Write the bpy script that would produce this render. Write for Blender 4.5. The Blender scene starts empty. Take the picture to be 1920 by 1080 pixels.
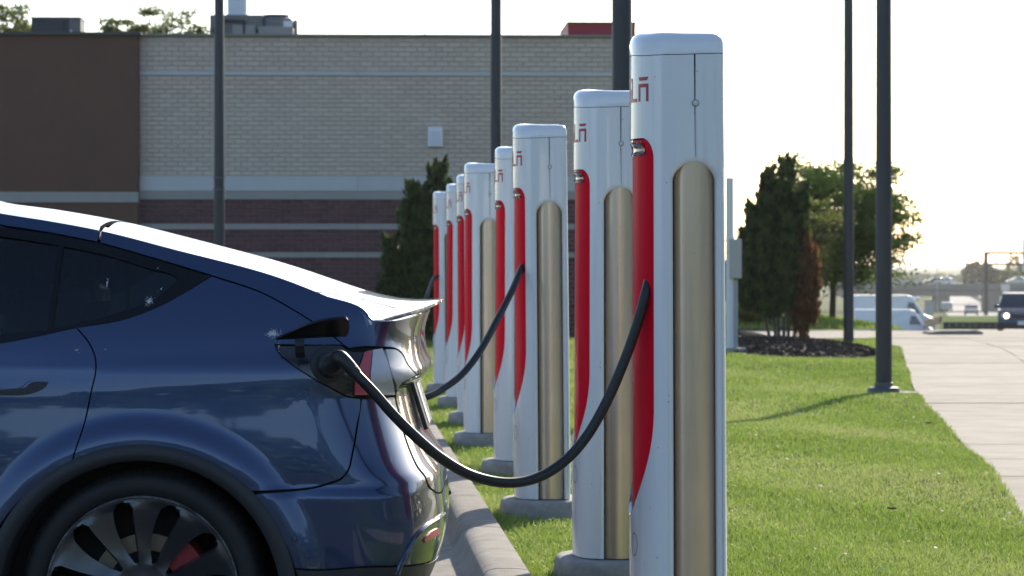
import bpy, bmesh, math, random
import numpy as np
from mathutils import Vector, Matrix
from mathutils.geometry import delaunay_2d_cdt
random.seed(7); rng = np.random.default_rng(7)
scene = bpy.context.scene
COL = scene.collection
R = math.radians

# ------------------------------------------------------------------ camera, sky, sun, exposure
F = 5600.0            # focal length in pixels of a 1920 px wide frame
CZ = 1.311            # camera height above the asphalt
HY = 493.0            # horizon row
cd = bpy.data.cameras.new('camera'); cam = bpy.data.objects.new('camera', cd); COL.objects.link(cam)
cam.location = (0, 0, CZ); cam.rotation_euler = (R(90), 0, 0)
cd.sensor_width = 36.0; cd.lens = 36.0 * F / 1920.0
cd.shift_y = -(540.0 - HY) / 1920.0
cd.clip_start = 0.1; cd.clip_end = 20000
cd.dof.use_dof = True; cd.dof.focus_distance = 9.6; cd.dof.aperture_fstop = 10.0
scene.camera = cam

SUN_AZ, SUN_EL = R(20), R(25)      # azimuth to the right of straight ahead
world = bpy.data.worlds.new('World'); scene.world = world; world.use_nodes = True
wn = world.node_tree.nodes; wl = world.node_tree.links
bg = wn['Background']; sky = wn.new('ShaderNodeTexSky'); sky.sky_type = 'NISHITA'; sky.sun_disc = False
sky.sun_elevation = SUN_EL; sky.sun_rotation = SUN_AZ
sky.air_density = 0.9; sky.dust_density = 0.9; sky.ozone_density = 2.0
wl.new(sky.outputs[0], bg.inputs[0]); bg.inputs[1].default_value = 0.15
sd = bpy.data.lights.new('sun', 'SUN'); sun = bpy.data.objects.new('sun', sd); COL.objects.link(sun)
sd.energy = 5.0; sd.angle = R(0.55); sd.color = (1.0, 0.91, 0.76)
tosun = Vector((math.sin(SUN_AZ) * math.cos(SUN_EL), math.cos(SUN_AZ) * math.cos(SUN_EL), math.sin(SUN_EL)))
sun.rotation_euler = tosun.to_track_quat('Z', 'Y').to_euler()
vs = scene.view_settings; vs.view_transform = 'Standard'; vs.look = 'None'; vs.gamma = 1.0
vs.use_curve_mapping = False; vs.exposure = 0.66
scene.cycles.max_bounces = 8; scene.cycles.transparent_max_bounces = 12
scene.cycles.sample_clamp_indirect = 6.0
scene.cycles.use_denoising = True

def at(px, py, Y):
    """world point that the photograph shows at pixel (px, py) when it stands Y metres away"""
    return Vector(((px - 960.0) * Y / F, Y, CZ - (py - HY) * Y / F))

# ------------------------------------------------------------------ materials
MATS = {}
def mat(name, col=(.5, .5, .5), rough=.6, metal=0., coat=0., coat_rough=.03, spec=.5, noise=None, bump=None, emit=None,
        island=0., objrand=0., trans=0., alpha=1.):
    """procedural Principled material; noise=(scale, amount, second colour), bump=(scale, strength)"""
    if name in MATS: return MATS[name]
    m = bpy.data.materials.new(name); m.use_nodes = True; nt = m.node_tree; N = nt.nodes; L = nt.links
    b = N['Principled BSDF']
    b.inputs['Base Color'].default_value = (*col, 1); b.inputs['Roughness'].default_value = rough
    b.inputs['Metallic'].default_value = metal; b.inputs['Coat Weight'].default_value = coat
    b.inputs['Coat Roughness'].default_value = coat_rough; b.inputs['Specular IOR Level'].default_value = spec
    if trans: b.inputs['Transmission Weight'].default_value = trans
    cur = None
    tc = N.new('ShaderNodeTexCoord')
    if noise:
        sc_, amt, c2 = noise
        nz = N.new('ShaderNodeTexNoise'); nz.inputs['Scale'].default_value = sc_; nz.inputs['Detail'].default_value = 6
        nz.inputs['Roughness'].default_value = .65
        L.new(tc.outputs['Object'], nz.inputs['Vector'])
        rp = N.new('ShaderNodeValToRGB'); rp.color_ramp.elements[0].position = .35; rp.color_ramp.elements[1].position = .68
        rp.color_ramp.elements[0].color = (*col, 1)
        rp.color_ramp.elements[1].color = (*[col[i] * (1 - amt) + c2[i] * amt for i in range(3)], 1)
        L.new(nz.outputs['Fac'], rp.inputs['Fac']); cur = rp.outputs['Color']
    if island or objrand:
        g = N.new('ShaderNodeNewGeometry'); oi = N.new('ShaderNodeObjectInfo')
        ad = N.new('ShaderNodeMath'); ad.operation = 'ADD'
        L.new(g.outputs['Random Per Island'], ad.inputs[0]); L.new(oi.outputs['Random'], ad.inputs[1])
        fr = N.new('ShaderNodeMath'); fr.operation = 'FRACT'; L.new(ad.outputs[0], fr.inputs[0])
        mr = N.new('ShaderNodeMapRange'); amt = island or objrand
        mr.inputs['To Min'].default_value = 1 - amt; mr.inputs['To Max'].default_value = 1 + amt
        L.new(fr.outputs[0], mr.inputs['Value'])
        hs = N.new('ShaderNodeHueSaturation'); hs.inputs['Color'].default_value = (*col, 1)
        if cur: L.new(cur, hs.inputs['Color'])
        L.new(mr.outputs[0], hs.inputs['Value']); cur = hs.outputs['Color']
    if cur: L.new(cur, b.inputs['Base Color'])
    if bump:
        nb = N.new('ShaderNodeTexNoise'); nb.inputs['Scale'].default_value = bump[0]; nb.inputs['Detail'].default_value = 5
        L.new(tc.outputs['Object'], nb.inputs['Vector'])
        bp = N.new('ShaderNodeBump'); bp.inputs['Strength'].default_value = bump[1]; bp.inputs['Distance'].default_value = .01
        L.new(nb.outputs['Fac'], bp.inputs['Height']); L.new(bp.outputs['Normal'], b.inputs['Normal'])
    if emit:
        b.inputs['Emission Color'].default_value = (*emit[0], 1); b.inputs['Emission Strength'].default_value = emit[1]
    MATS[name] = m; return m

def leaf_mat(name, c1, c2, trans=.35, rough=.55, ns=1.3):
    """leaf material: colour varies per leaf, part of the light passes through"""
    if name in MATS: return MATS[name]
    m = bpy.data.materials.new(name); m.use_nodes = True; nt = m.node_tree; N = nt.nodes; L = nt.links
    b = N['Principled BSDF']; out = N['Material Output']
    g = N.new('ShaderNodeNewGeometry'); tc = N.new('ShaderNodeTexCoord')
    nz = N.new('ShaderNodeTexNoise'); nz.inputs['Scale'].default_value = ns; nz.inputs['Detail'].default_value = 4; L.new(tc.outputs['Object'], nz.inputs['Vector'])
    ad = N.new('ShaderNodeMath'); ad.operation = 'MULTIPLY_ADD'; ad.inputs[1].default_value = .38
    L.new(g.outputs['Random Per Island'], ad.inputs[0])
    ad.inputs[2].default_value = 0
    mul = N.new('ShaderNodeMath'); mul.operation = 'MULTIPLY'; mul.inputs[1].default_value = 1.0; cr_ = N.new('ShaderNodeMapRange'); cr_.inputs['From Min'].default_value = .38; cr_.inputs['From Max'].default_value = .66; cr_.inputs['To Max'].default_value = .62; L.new(nz.outputs['Fac'], cr_.inputs['Value']); L.new(cr_.outputs[0], mul.inputs[0])
    L.new(mul.outputs[0], ad.inputs[2])
    mx = N.new('ShaderNodeMix'); mx.data_type = 'RGBA'; mx.inputs['A'].default_value = (*c1, 1); mx.inputs['B'].default_value = (*c2, 1)
    L.new(ad.outputs[0], mx.inputs['Factor'])
    L.new(mx.outputs['Result'], b.inputs['Base Color']); b.inputs['Roughness'].default_value = rough
    b.inputs['Specular IOR Level'].default_value = .3
    tr = N.new('ShaderNodeBsdfTranslucent'); L.new(mx.outputs['Result'], tr.inputs['Color'])
    ms = N.new('ShaderNodeMixShader'); ms.inputs[0].default_value = trans
    L.new(b.outputs[0], ms.inputs[1]); L.new(tr.outputs[0], ms.inputs[2]); L.new(ms.outputs[0], out.inputs['Surface'])
    MATS[name] = m; return m

# ------------------------------------------------------------------ object helpers
def tag(o, label=None, cat=None, group=None, kind=None):
    if label: o['label'] = label
    if cat: o['category'] = cat
    if group: o['group'] = group
    if kind: o['kind'] = kind
    return o
def thing(name, label, cat, loc=(0, 0, 0), rz=0., group=None):
    o = bpy.data.objects.new(name, None); COL.objects.link(o); o.location = loc; o.rotation_euler = (0, 0, rz)
    o.empty_display_size = .2
    return tag(o, label, cat, group)
def link_mesh(name, me, m, parent=None):
    o = bpy.data.objects.new(name, me); COL.objects.link(o)
    if m is not None and not me.materials: me.materials.append(m)
    if parent is not None: o.parent = parent
    return o
def pyd(name, verts, faces, m, parent=None, smooth=False):
    me = bpy.data.meshes.new(name); me.from_pydata([tuple(v) for v in verts], [], [tuple(int(i) for i in f) for f in faces]); me.update()
    if smooth: me.polygons.foreach_set('use_smooth', [True] * len(me.polygons))
    return link_mesh(name, me, m, parent)
def copy_tree(o, parent=None):
    c = o.copy(); COL.objects.link(c)
    if parent is not None: c.parent = parent
    for ch in o.children: copy_tree(ch, c)
    return c

class MB:
    """collects shapes into one bmesh"""
    def __init__(s): s.b = bmesh.new()
    def box(s, c, d, rz=0., bev=0., rot=None):
        r = bmesh.ops.create_cube(s.b, size=1.0); vv = r['verts']
        bmesh.ops.scale(s.b, vec=d, verts=vv)
        if bev > 0:
            ee = list({e for v in vv for e in v.link_edges})
            q = bmesh.ops.bevel(s.b, geom=ee, offset=bev, segments=2, affect='EDGES', profile=.5); vv = list({v for f in q['faces'] for v in f.verts} | {v for v in vv if v.is_valid})
        M = Matrix.Translation(c) @ (rot.to_4x4() if rot is not None else Matrix.Rotation(rz, 4, 'Z'))
        bmesh.ops.transform(s.b, matrix=M, verts=[v for v in vv if v.is_valid]); return s
    def lathe(s, prof, n=32, M=Matrix(), cap=True):
        rings = []
        for (r, z) in prof:
            rings.append([s.b.verts.new(M @ Vector((r * math.cos(2 * math.pi * i / n), r * math.sin(2 * math.pi * i / n), z))) for i in range(n)])
        for a, b_ in zip(rings, rings[1:]):
            for i in range(n): s.b.faces.new((a[i], a[(i + 1) % n], b_[(i + 1) % n], b_[i]))
        if cap: s.b.faces.new(rings[0][::-1]); s.b.faces.new(rings[-1])
        return s
    def tube(s, pts, r, n=12, cap=True):
        pts = [Vector(p) for p in pts]; k = len(pts); rr = r if hasattr(r, '__len__') else [r] * k
        up = Vector((0, 0, 1)); prev = None; rings = []
        for i, p in enumerate(pts):
            t = (pts[min(i + 1, k - 1)] - pts[max(i - 1, 0)]).normalized()
            if prev is None:
                a = t.cross(up)
                if a.length < 1e-3: a = t.cross(Vector((1, 0, 0)))
                a.normalize()
            else: a = (prev - t * prev.dot(t)).normalized()
            b_ = t.cross(a); prev = a
            rings.append([s.b.verts.new(p + (a * math.cos(2 * math.pi * j / n) + b_ * math.sin(2 * math.pi * j / n)) * rr[i]) for j in range(n)])
        for a, b_ in zip(rings, rings[1:]):
            for j in range(n): s.b.faces.new((a[j], a[(j + 1) % n], b_[(j + 1) % n], b_[j]))
        if cap: s.b.faces.new(rings[0][::-1]); s.b.faces.new(rings[-1])
        return s
    def prism(s, poly, axis, a, b_):
        """polygon (2D) extruded between a and b along axis 0/1/2"""
        def pt(p, t):
            v = [0, 0, 0]; o = [i for i in range(3) if i != axis]; v[o[0]], v[o[1]], v[axis] = p[0], p[1], t; return v
        A = [s.b.verts.new(pt(p, a)) for p in poly]; B = [s.b.verts.new(pt(p, b_)) for p in poly]; n = len(poly)
        for i in range(n): s.b.faces.new((A[i], A[(i + 1) % n], B[(i + 1) % n], B[i]))
        s.b.faces.new(A[::-1]); s.b.faces.new(B); return s
    def build(s, name, m, parent=None, smooth=False, angle=35):
        bmesh.ops.recalc_face_normals(s.b, faces=s.b.faces)
        me = bpy.data.meshes.new(name); 
        if smooth:
            for f in s.b.faces: f.smooth = True
            for e in s.b.edges:
                if len(e.link_faces) == 2 and e.calc_face_angle(0) > R(angle): e.smooth = False
        s.b.to_mesh(me); s.b.free(); return link_mesh(name, me, m, parent)

def catmull(pts, per=8, closed=False):
    pts = [Vector(p) for p in pts]; out = []; n = len(pts)
    for i in range(n - 1):
        p0, p1, p2, p3 = pts[max(i - 1, 0)], pts[i], pts[i + 1], pts[min(i + 2, n - 1)]
        for k in range(per):
            t = k / per; out.append(.5 * ((2 * p1) + (p2 - p0) * t + (2 * p0 - 5 * p1 + 4 * p2 - p3) * t * t + (3 * p1 - p0 - 3 * p2 + p3) * t ** 3))
    out.append(pts[-1]); return out

# ------------------------------------------------------------------ curved panels: 2D outline -> surface P(u, v)
def smooth_outline(pts, ang=38, step=.018):
    """closed outline; gentle vertices are rounded through, sharp ones stay corners; resampled"""
    P = [np.array(p, float) for p in pts]; n = len(P); tin = []; tout = []
    for i in range(n):
        a, b, c = P[i - 1], P[i], P[(i + 1) % n]; d1, d2 = b - a, c - b
        l1, l2 = np.linalg.norm(d1) + 1e-9, np.linalg.norm(d2) + 1e-9
        cs = np.dot(d1, d2) / l1 / l2
        if cs > math.cos(R(ang)):
            t = (d1 / l1 * l2 + d2 / l2 * l1) / (l1 + l2); tin.append(t); tout.append(t)
        else: tin.append(None); tout.append(None)
    out = []
    for i in range(n):
        a, b = P[i], P[(i + 1) % n]; L = np.linalg.norm(b - a)
        if L < 1e-7: continue
        d = (b - a) / L; t0 = (tout[i] if tout[i] is not None else d) * L; t1 = (tin[(i + 1) % n] if tin[(i + 1) % n] is not None else d) * L
        k = max(1, int(math.ceil(L / step)))
        for j in range(k):
            t = j / k; h = (2 * t ** 3 - 3 * t ** 2 + 1, t ** 3 - 2 * t ** 2 + t, -2 * t ** 3 + 3 * t ** 2, t ** 3 - t ** 2)
            out.append(h[0] * a + h[1] * t0 + h[2] * b + h[3] * t1)
    return np.array(out)
def area2(p): x, y = p[:, 0], p[:, 1]; return .5 * np.sum(x * np.roll(y, -1) - np.roll(x, -1) * y)
def offset_loop(p, d):
    """shrink a closed loop by d (grow when d < 0)"""
    if area2(p) < 0: p = p[::-1]
    t = np.roll(p, -1, 0) - np.roll(p, 1, 0); t /= np.linalg.norm(t, axis=1)[:, None] + 1e-12
    return p + np.stack([-t[:, 1], t[:, 0]], 1) * d
def in_poly(q, poly):
    x, y = q[:, 0], q[:, 1]; c = np.zeros(len(q), bool); a = poly; b = np.roll(poly, -1, 0)
    for (x1, y1), (x2, y2) in zip(a, b):
        if y1 == y2: continue
        c ^= ((y1 > y) != (y2 > y)) & (x < (x2 - x1) * (y - y1) / (y2 - y1) + x1)
    return c
def near_poly(q, poly, d):
    m = np.zeros(len(q), bool)
    for p in poly: m |= ((q - p) ** 2).sum(1) < d * d
    return m
def fd_normal(P, u, v, out):
    e = 1e-4; a = (P(u + e, v) - P(u - e, v)); b = (P(u, v + e) - P(u, v - e)); n = a.cross(b)
    if n.length < 1e-16: return out(P(u, v)) if callable(out) else Vector(out)
    n.normalize(); o = out(P(u, v)) if callable(out) else Vector(out)
    return n if n.dot(o) >= 0 else -n
def surf_panel(name, outline, P, m, parent, out, holes=(), grid=.03, gap=.0, skirt=.012, off=0., step=.018, smooth=True,
               mirror=False, hole_skirt=None, gu=None, polar=None):
    """one panel: the outline (in u, v) filled with triangles and laid on the surface P; its rim is folded inwards by skirt"""
    o = smooth_outline(outline, step=step) if smooth else np.array(outline, float)
    if area2(o) < 0: o = o[::-1]
    if gap: o = offset_loop(o, gap)
    hl = [np.array(h, float) if area2(np.array(h, float)) < 0 else np.array(h, float)[::-1] for h in holes]
    gu = gu or grid
    lo, hi = o.min(0), o.max(0)
    gx = np.arange(lo[0] + gu * .5, hi[0], gu); gy = np.arange(lo[1] + grid * .5, hi[1], grid)
    G = np.stack(np.meshgrid(gx, gy), -1).reshape(-1, 2) if len(gx) and len(gy) else np.zeros((0, 2))
    if len(G):
        k = in_poly(G, o) & ~near_poly(G, o, min(grid, gu) * .45)
        for h in hl: k &= ~in_poly(G, h) & ~near_poly(G, h, min(grid, gu) * .45)
        G = G[k]
    for (cx_, cy_, ra, rb, radii, st_) in (polar or ()):      # concentric points where the surface flares round a wheel
        d_ = np.hypot(G[:, 0] - cx_, G[:, 1] - cy_); G = G[(d_ < ra) | (d_ > rb)]; Q = []
        for i_, rr in enumerate(radii):
            na = int(2 * math.pi * rr / st_); aa = (np.arange(na) + .5 * (i_ % 2)) * 2 * math.pi / na; Q.append(np.stack([cx_ + rr * np.cos(aa), cy_ + rr * np.sin(aa)], 1))
        Q = np.concatenate(Q); kq = in_poly(Q, o) & ~near_poly(Q, o, .005); G = np.concatenate([G, Q[kq]])
    pts = [*o]; edges = [(i, (i + 1) % len(o)) for i in range(len(o))]; loops = [list(range(len(o)))]
    for h in hl:
        b = len(pts); pts += [*h]; edges += [(b + i, b + (i + 1) % len(h)) for i in range(len(h))]; loops.append([b + i for i in range(len(h))])
    nb = len(pts); pts += [*G]
    rv, re_, rf, ov, oe, of = delaunay_2d_cdt([Vector(p) for p in pts], edges, [], 0, 1e-7)
    V2 = np.array([tuple(v) for v in rv]); rf = [f for f in rf if len(f) == 3]
    C = np.array([V2[list(f)].mean(0) for f in rf]); k = in_poly(C, o)
    for h in hl: k &= ~in_poly(C, h)
    tris = [f for f, kk in zip(rf, k) if kk]
    vert = [P(*p) for p in V2]; nor = [fd_normal(P, p[0], p[1], out) for p in V2]
    if off: vert = [v + n * off for v, n in zip(vert, nor)]
    F3 = []
    for a, b, c in tris:
        g = (vert[b] - vert[a]).cross(vert[c] - vert[a])
        F3.append((a, b, c) if g.dot(nor[a] + nor[b] + nor[c]) >= 0 else (a, c, b))
    newidx = {}
    for i, lst in enumerate(ov):
        for q in lst: newidx[q] = i
    vert, nor = list(vert), list(nor)
    for li, lp in enumerate(loops):
        sk = skirt if li == 0 else (hole_skirt if hole_skirt is not None else skirt)
        if not sk: continue
        idx = [newidx.get(i) for i in lp]; n = len(idx)
        if any(i is None for i in idx): continue
        base = len(vert)
        for j, i in enumerate(idx):
            t = vert[idx[(j + 1) % n]] - vert[idx[j - 1]]; sidev = t.cross(nor[i]); sidev = sidev.normalized() if sidev.length > 1e-9 else nor[i]
            vert.append(vert[i].copy()); nor.append(sidev); vert.append(vert[i] - nor[i] * sk); nor.append(sidev)
        for j in range(n):
            a, b = base + 2 * j, base + 2 * ((j + 1) % n)
            g = (vert[b] - vert[a]).cross(vert[a + 1] - vert[a])
            f = (a, b, b + 1, a + 1)
            if g.dot(nor[a]) < 0: f = f[::-1]
            F3.append(f)
    if mirror:
        vert = [Vector((v.x, -v.y, v.z)) for v in vert]; nor = [Vector((v.x, -v.y, v.z)) for v in nor]; F3 = [f[::-1] for f in F3]
    me = bpy.data.meshes.new(name); me.from_pydata([tuple(v) for v in vert], [], F3); me.update()
    me.polygons.foreach_set('use_smooth', [True] * len(me.polygons))
    me.normals_split_custom_set_from_vertices([tuple(n) for n in nor])
    return link_mesh(name, me, m, parent)

def pchip(xs, ys):
    xs = np.array(xs, float); ys = np.array(ys, float); h = np.diff(xs); d = np.diff(ys) / h; m = np.zeros(len(xs))
    m[0], m[-1] = d[0], d[-1]
    for i in range(1, len(xs) - 1):
        m[i] = 0 if d[i - 1] * d[i] <= 0 else 2 * d[i - 1] * d[i] / (d[i - 1] + d[i])
    def f(x):
        x = min(max(x, xs[0]), xs[-1]); i = int(min(max(np.searchsorted(xs, x) - 1, 0), len(h) - 1)); t = (x - xs[i]) / h[i]
        return float((2 * t ** 3 - 3 * t * t + 1) * ys[i] + (t ** 3 - 2 * t * t + t) * h[i] * m[i] + (-2 * t ** 3 + 3 * t * t) * ys[i + 1] + (t ** 3 - t * t) * h[i] * m[i + 1])
    return f
def sstep(a, b, x):
    t = min(max((x - a) / (b - a), 0), 1); return t * t * (3 - 2 * t)
# ------------------------------------------------------------------ ground, lot, kerb, lawn, sidewalk
M_asphalt = mat('asphalt', (.055, .055, .057), .9, noise=(3, .6, (.09, .088, .085)), bump=(60, .5))
M_conc = mat('kerb concrete', (.33, .30, .262), .92, noise=(7, .85, (.21, .19, .165)), bump=(170, .8), objrand=.10)
M_pad = mat('pad concrete', (.36, .34, .31), .92, noise=(14, .7, (.20, .19, .175)), bump=(60, .5))
M_walk = mat('sidewalk concrete', (.40, .355, .30), .95, spec=.15, noise=(2.2, .8, (.29, .258, .218)), bump=(70, .3), objrand=.06)
M_soil = mat('lawn soil', (.055, .075, .022), 1., spec=.05, noise=(5, .7, (.09, .085, .035)))
M_ground = mat('far ground', (.075, .105, .035), 1., spec=.03, noise=(.06, .7, (.13, .125, .06)))
def zt(Y):
    return float(np.interp(Y, [-4000, 56, 120, 180, 260, 500, 9000], [-.03, -.03, -1.75, -3.5, -5.4, -8.6, -8.6]))
xs = np.concatenate([np.linspace(-4000, -120, 12), np.linspace(-60, 120, 31), np.linspace(200, 4000, 12)])
ys = np.concatenate([np.linspace(-3000, -60, 8), np.linspace(0, 300, 61), np.linspace(330, 600, 10), np.linspace(800, 9000, 14)])
vv = [(x, y, zt(y)) for y in ys for x in xs]; nx = len(xs)
ff = [(j * nx + i, j * nx + i + 1, (j + 1) * nx + i + 1, (j + 1) * nx + i) for j in range(len(ys) - 1) for i in range(nx - 1)]
tag(pyd('ground', vv, ff, M_ground), kind='structure')

def kx(Y): return .081 - .06 * (Y - 11.35)                       # grass edge of the kerb
SW = pchip([2, 9, 14.5, 20, 28.3, 36, 44.6, 49.5, 60], [1.35, 1.95, 2.49, 3.05, 3.84, 4.75, 5.73, 6.0, 6.2])   # lawn edge of the sidewalk
tag(pyd('parking_lot', [(-70, -60, 0), (kx(-60) - .5, -60, 0), (kx(54) - .5, 54, 0), (-70, 54, 0)], [(0, 1, 2, 3)], M_asphalt), kind='structure')

# kerb: cast segments with real joints
kerb = thing('kerb', None, None); kerb['kind'] = 'structure'
prof = [(0, -.05), (0, .112), (-.006, .119), (-.06, .124), (-.13, .124), (-.158, .117), (-.178, .10), (-.19, .075), (-.202, .045), (-.222, .024), (-.255, .014), (-.52, .006), (-.52, -.05)]
Y0 = 2.4; SEG = 1.86; kd = Vector((-.06, 1, 0)).normalized()
y = Y0
while y < 50:
    L = SEG + random.uniform(-.06, .06); a, b = y + .0045, y + L - .0045; v = []; f = []
    rows = [(a, .0035), (a + .0035, 0), (b - .0035, 0), (b, .0035)]; n = len(prof)
    for (yy, ins) in rows:
        for (d, z) in prof: v.append((kx(yy) + d + (ins if d < -.1 else -ins if d > -.01 else 0), yy, z - ins * (z > .02)))
    for r_ in range(3):
        for i in range(n): f.append((r_ * n + i, r_ * n + (i + 1) % n, (r_ + 1) * n + (i + 1) % n, (r_ + 1) * n + i))
    f.append(tuple(range(n))[::-1]); f.append(tuple(3 * n + i for i in range(n)))
    o = pyd('kerb_stone', v, f, M_conc, kerb, smooth=True)
    o.data.set_sharp_from_angle(angle=R(28))
    y += L
pyd('kerb_joint_bed', [(kx(2) - .5, 2, 0.002), (kx(2) - .01, 2, .002), (kx(50) - .01, 50, .002), (kx(50) - .5, 50, .002)], [(0, 1, 2, 3)], mat('joint grime', (.05, .045, .04), .95), kerb)

# lawn: a gently uneven sheet between kerb and sidewalk
def lawn_z(x, y):
    return .052 + .018 * math.sin(x * 1.7 + y * .55) * sstep(.5, 2, x) + .012 * math.sin(y * 1.3 - x * .8) * sstep(.4, 1.5, x) + .05 * sstep(1.2, 2.6, x) * sstep(30, 16, y) * .4
v = []; f = []; ny, nn = 120, 40
YL = np.linspace(2.2, 49.6, ny)
for yy in YL:
    for i in range(nn):
        t = i / (nn - 1); x = kx(yy) + .004 + (SW(yy) - kx(yy) - .008) * t; v.append((x, yy, lawn_z(x, yy)))
for j in range(ny - 1):
    for i in range(nn - 1): f.append((j * nn + i, j * nn + i + 1, (j + 1) * nn + i + 1, (j + 1) * nn + i))
tag(pyd('lawn', v, f, M_soil, smooth=True), kind='structure')
# verge beyond the driveway
def verge_z(x, y): return .02 + .26 * sstep(0, 2.2, 7.6 - x) * sstep(58, 64, y)
v = []; f = []; gx = np.linspace(-3, 7.7, 24); gy = np.linspace(57.9, 82, 16)
for yy in gy:
    for x in gx: v.append((x, yy, verge_z(x, yy)))
for j in range(15):
    for i in range(23): f.append((j * 24 + i, j * 24 + i + 1, (j + 1) * 24 + i + 1, (j + 1) * 24 + i))
tag(pyd('grass_verge', v, f, M_soil, smooth=True), kind='structure')

# sidewalk: slabs with tooled joints
walk = thing('sidewalk', None, None); walk['kind'] = 'structure'
pyd('joint_bed', [(SW(y) + s, y, .03) for y in (2.2, 14, 28, 40, 49.6) for s in (0, 3.1)], [(0, 1, 3, 2), (2, 3, 5, 4), (4, 5, 7, 6), (6, 7, 9, 8)], MATS['joint grime'], walk)
y = 2.3; wdt = 1.5
while y < 49.4:
    L = 1.52
    for k in range(2):
        zz = .062 + random.uniform(-.003, .003); e = .005; v = []
        for yy in (y + e, min(y + L - e, 49.6)):
            for s in (k * wdt + e, (k + 1) * wdt - e): v.append((SW(yy) + s, yy, zz))
        lowv = [(a, b, .0) for a, b, c in v]
        pyd('paving_slab', v + lowv, [(0, 1, 3, 2), (0, 4, 5, 1), (1, 5, 7, 3), (3, 7, 6, 2), (2, 6, 4, 0)], M_walk, walk)
    y += L
# hairline crack across the far slabs
v = []; f = []; cpts = [(5.75, 47.0), (6.1, 46.2), (6.3, 45.9), (6.65, 45.2), (6.95, 44.9), (7.3, 44.1)]
for (x_, y_) in cpts: v += [(x_ - .012, y_, .0665), (x_ + .012, y_ + .03, .0665)]
pyd('crack', v, [(2 * i, 2 * i + 1, 2 * i + 3, 2 * i + 2) for i in range(5)], MATS['joint grime'], walk)
# driveway apron that crosses behind the lawn, falling away to the street
drive = thing('driveway', None, None); drive['kind'] = 'structure'
xa = np.linspace(4.4, 22, 7)
for i in range(6):
    for (ya, yb) in ((49.7, 53.6), (53.6, 57.8)):
        x0, x1 = xa[i] + .008, xa[i + 1] - .008; y0, y1 = ya + .008, yb - .008
        pyd('concrete_panel', [(x0, y0, .06), (x1, y0, .06), (x1, y1, .06 if yb < 54 else .0), (x0, y1, .06 if yb < 54 else .0), (x0, y0, -.05), (x1, y0, -.05), (x1, y1, -.05), (x0, y1, -.05)],
            [(0, 1, 2, 3), (0, 4, 5, 1), (1, 5, 6, 2), (2, 6, 7, 3), (3, 7, 4, 0)], M_walk, drive)
pyd('joint_bed', [(4.4, 49.7, .036), (22, 49.7, .036), (22, 57.8, -.03), (4.4, 57.8, -.03)], [(0, 1, 2, 3)], MATS['joint grime'], drive)
m = MB(); m.prism([(7.25, .0), (7.3, .10), (7.5, .125), (8.1, .13), (8.22, .11), (8.27, 0)], 1, 52.2, 53.0); tag(m.build('kerb_island', M_conc), kind='structure')
v = [(9.5 + s, yy, zt(yy) + .03) for yy in np.linspace(57.9, 200, 24) for s in ((yy - 57.9) * .055, (yy - 57.9) * .055 + 9)]
tag(pyd('side_street', v, [(2 * i, 2 * i + 1, 2 * i + 3, 2 * i + 2) for i in range(23)], mat('street', (.28, .26, .235), .95, spec=.1, noise=(.4, .5, (.26, .25, .23)))), kind='structure')

# ------------------------------------------------------------------ shop building
BY = 54.0; BS = BY / F
def bx(px): return (px - 960) * BS
def bz(py): return CZ - (py - HY) * BS
M_tan = mat('tan brick', (.60, .495, .40), .9, noise=(20, .35, (.52, .43, .35)), island=.06, bump=(80, .4))
M_red = mat('plum brick', (.14, .060, .062), .88, noise=(20, .4, (.10, .048, .050)), island=.22, bump=(80, .4))
M_mort = mat('tan mortar', (.45, .375, .31), .95, noise=(30, .4, (.40, .335, .275)))
M_mortr = mat('pale mortar', (.22, .20, .185), .95, noise=(30, .4, (.18, .165, .15)))
M_band = mat('cast stone band', (.56, .55, .53), .85, noise=(3, .4, (.48, .475, .46)), objrand=.03)
M_band2 = mat('dull stone band', (.38, .35, .315), .9, noise=(5, .4, (.31, .29, .26)), objrand=.03)
M_brown = mat('brown render', (.15, .078, .052), .93, noise=(1.4, .5, (.115, .066, .047)), bump=(35, .6))
M_cap = mat('parapet metal', (.07, .065, .06), .5, metal=.3)
bld = thing('shop_building', 'long single-storey shop with tan and plum brick walls and a dark brown end bay', 'building', (0, BY, 0), R(2.2))
XL, XM, XR_ = bx(-420), bx(264), bx(1232)
def wallbox(name, x0, x1, z0, z1, y0, y1, m_, parent=bld):
    return MB().box(((x0 + x1) / 2, (y0 + y1) / 2, (z0 + z1) / 2), (x1 - x0, y1 - y0, z1 - z0)).build(name, m_, parent)
core = wallbox('tan_wall_backing', XM, XR_, bz(372), bz(70), .0, 9, M_mort)
wallbox('plum_wall_backing', XM, XR_, -.1, bz(372), .003, 9.01, M_mortr)
wallbox('brown_bay', XL, XM - .003, bz(360), bz(70), -.22, 9, M_brown)
wallbox('brown_bay_foot', XL, XM - .003, -.1, bz(381), -.22, 9, M_brown)
wallbox('brown_bay_band', XL, XM, bz(380.6), bz(361), -.25, 9, M_band2)
wallbox('parapet_cap', XL, XM + .06, bz(70), bz(64.5), -.30, 9.06, M_cap)
wallbox('parapet_cap', XM + .064, XR_ + .08, bz(70), bz(65.5), -.10, 9.06, mat('tan parapet metal', (.22, .20, .175), .6))
# stone bands, cut into lengths
def band(py0, py1, proud, m_, length, name):
    x = XM + .005
    while x < XR_:
        x1 = min(x + length, XR_ + .02); wallbox(name, x + .004, x1 - .004, bz(py1), bz(py0), -proud, .05, m_); x = x1
band(135, 142.5, .05, M_band, 3.92, 'stone_band'); band(330.5, 358.5, .055, M_band, 3.92, 'stone_band'); band(359, 374, .04, M_band2, 2.8, 'sill_course')
band(420, 430, .035, M_band2, 3.92, 'stone_band'); band(473.5, 482.5, .035, M_band2, 3.92, 'stone_band')
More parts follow.
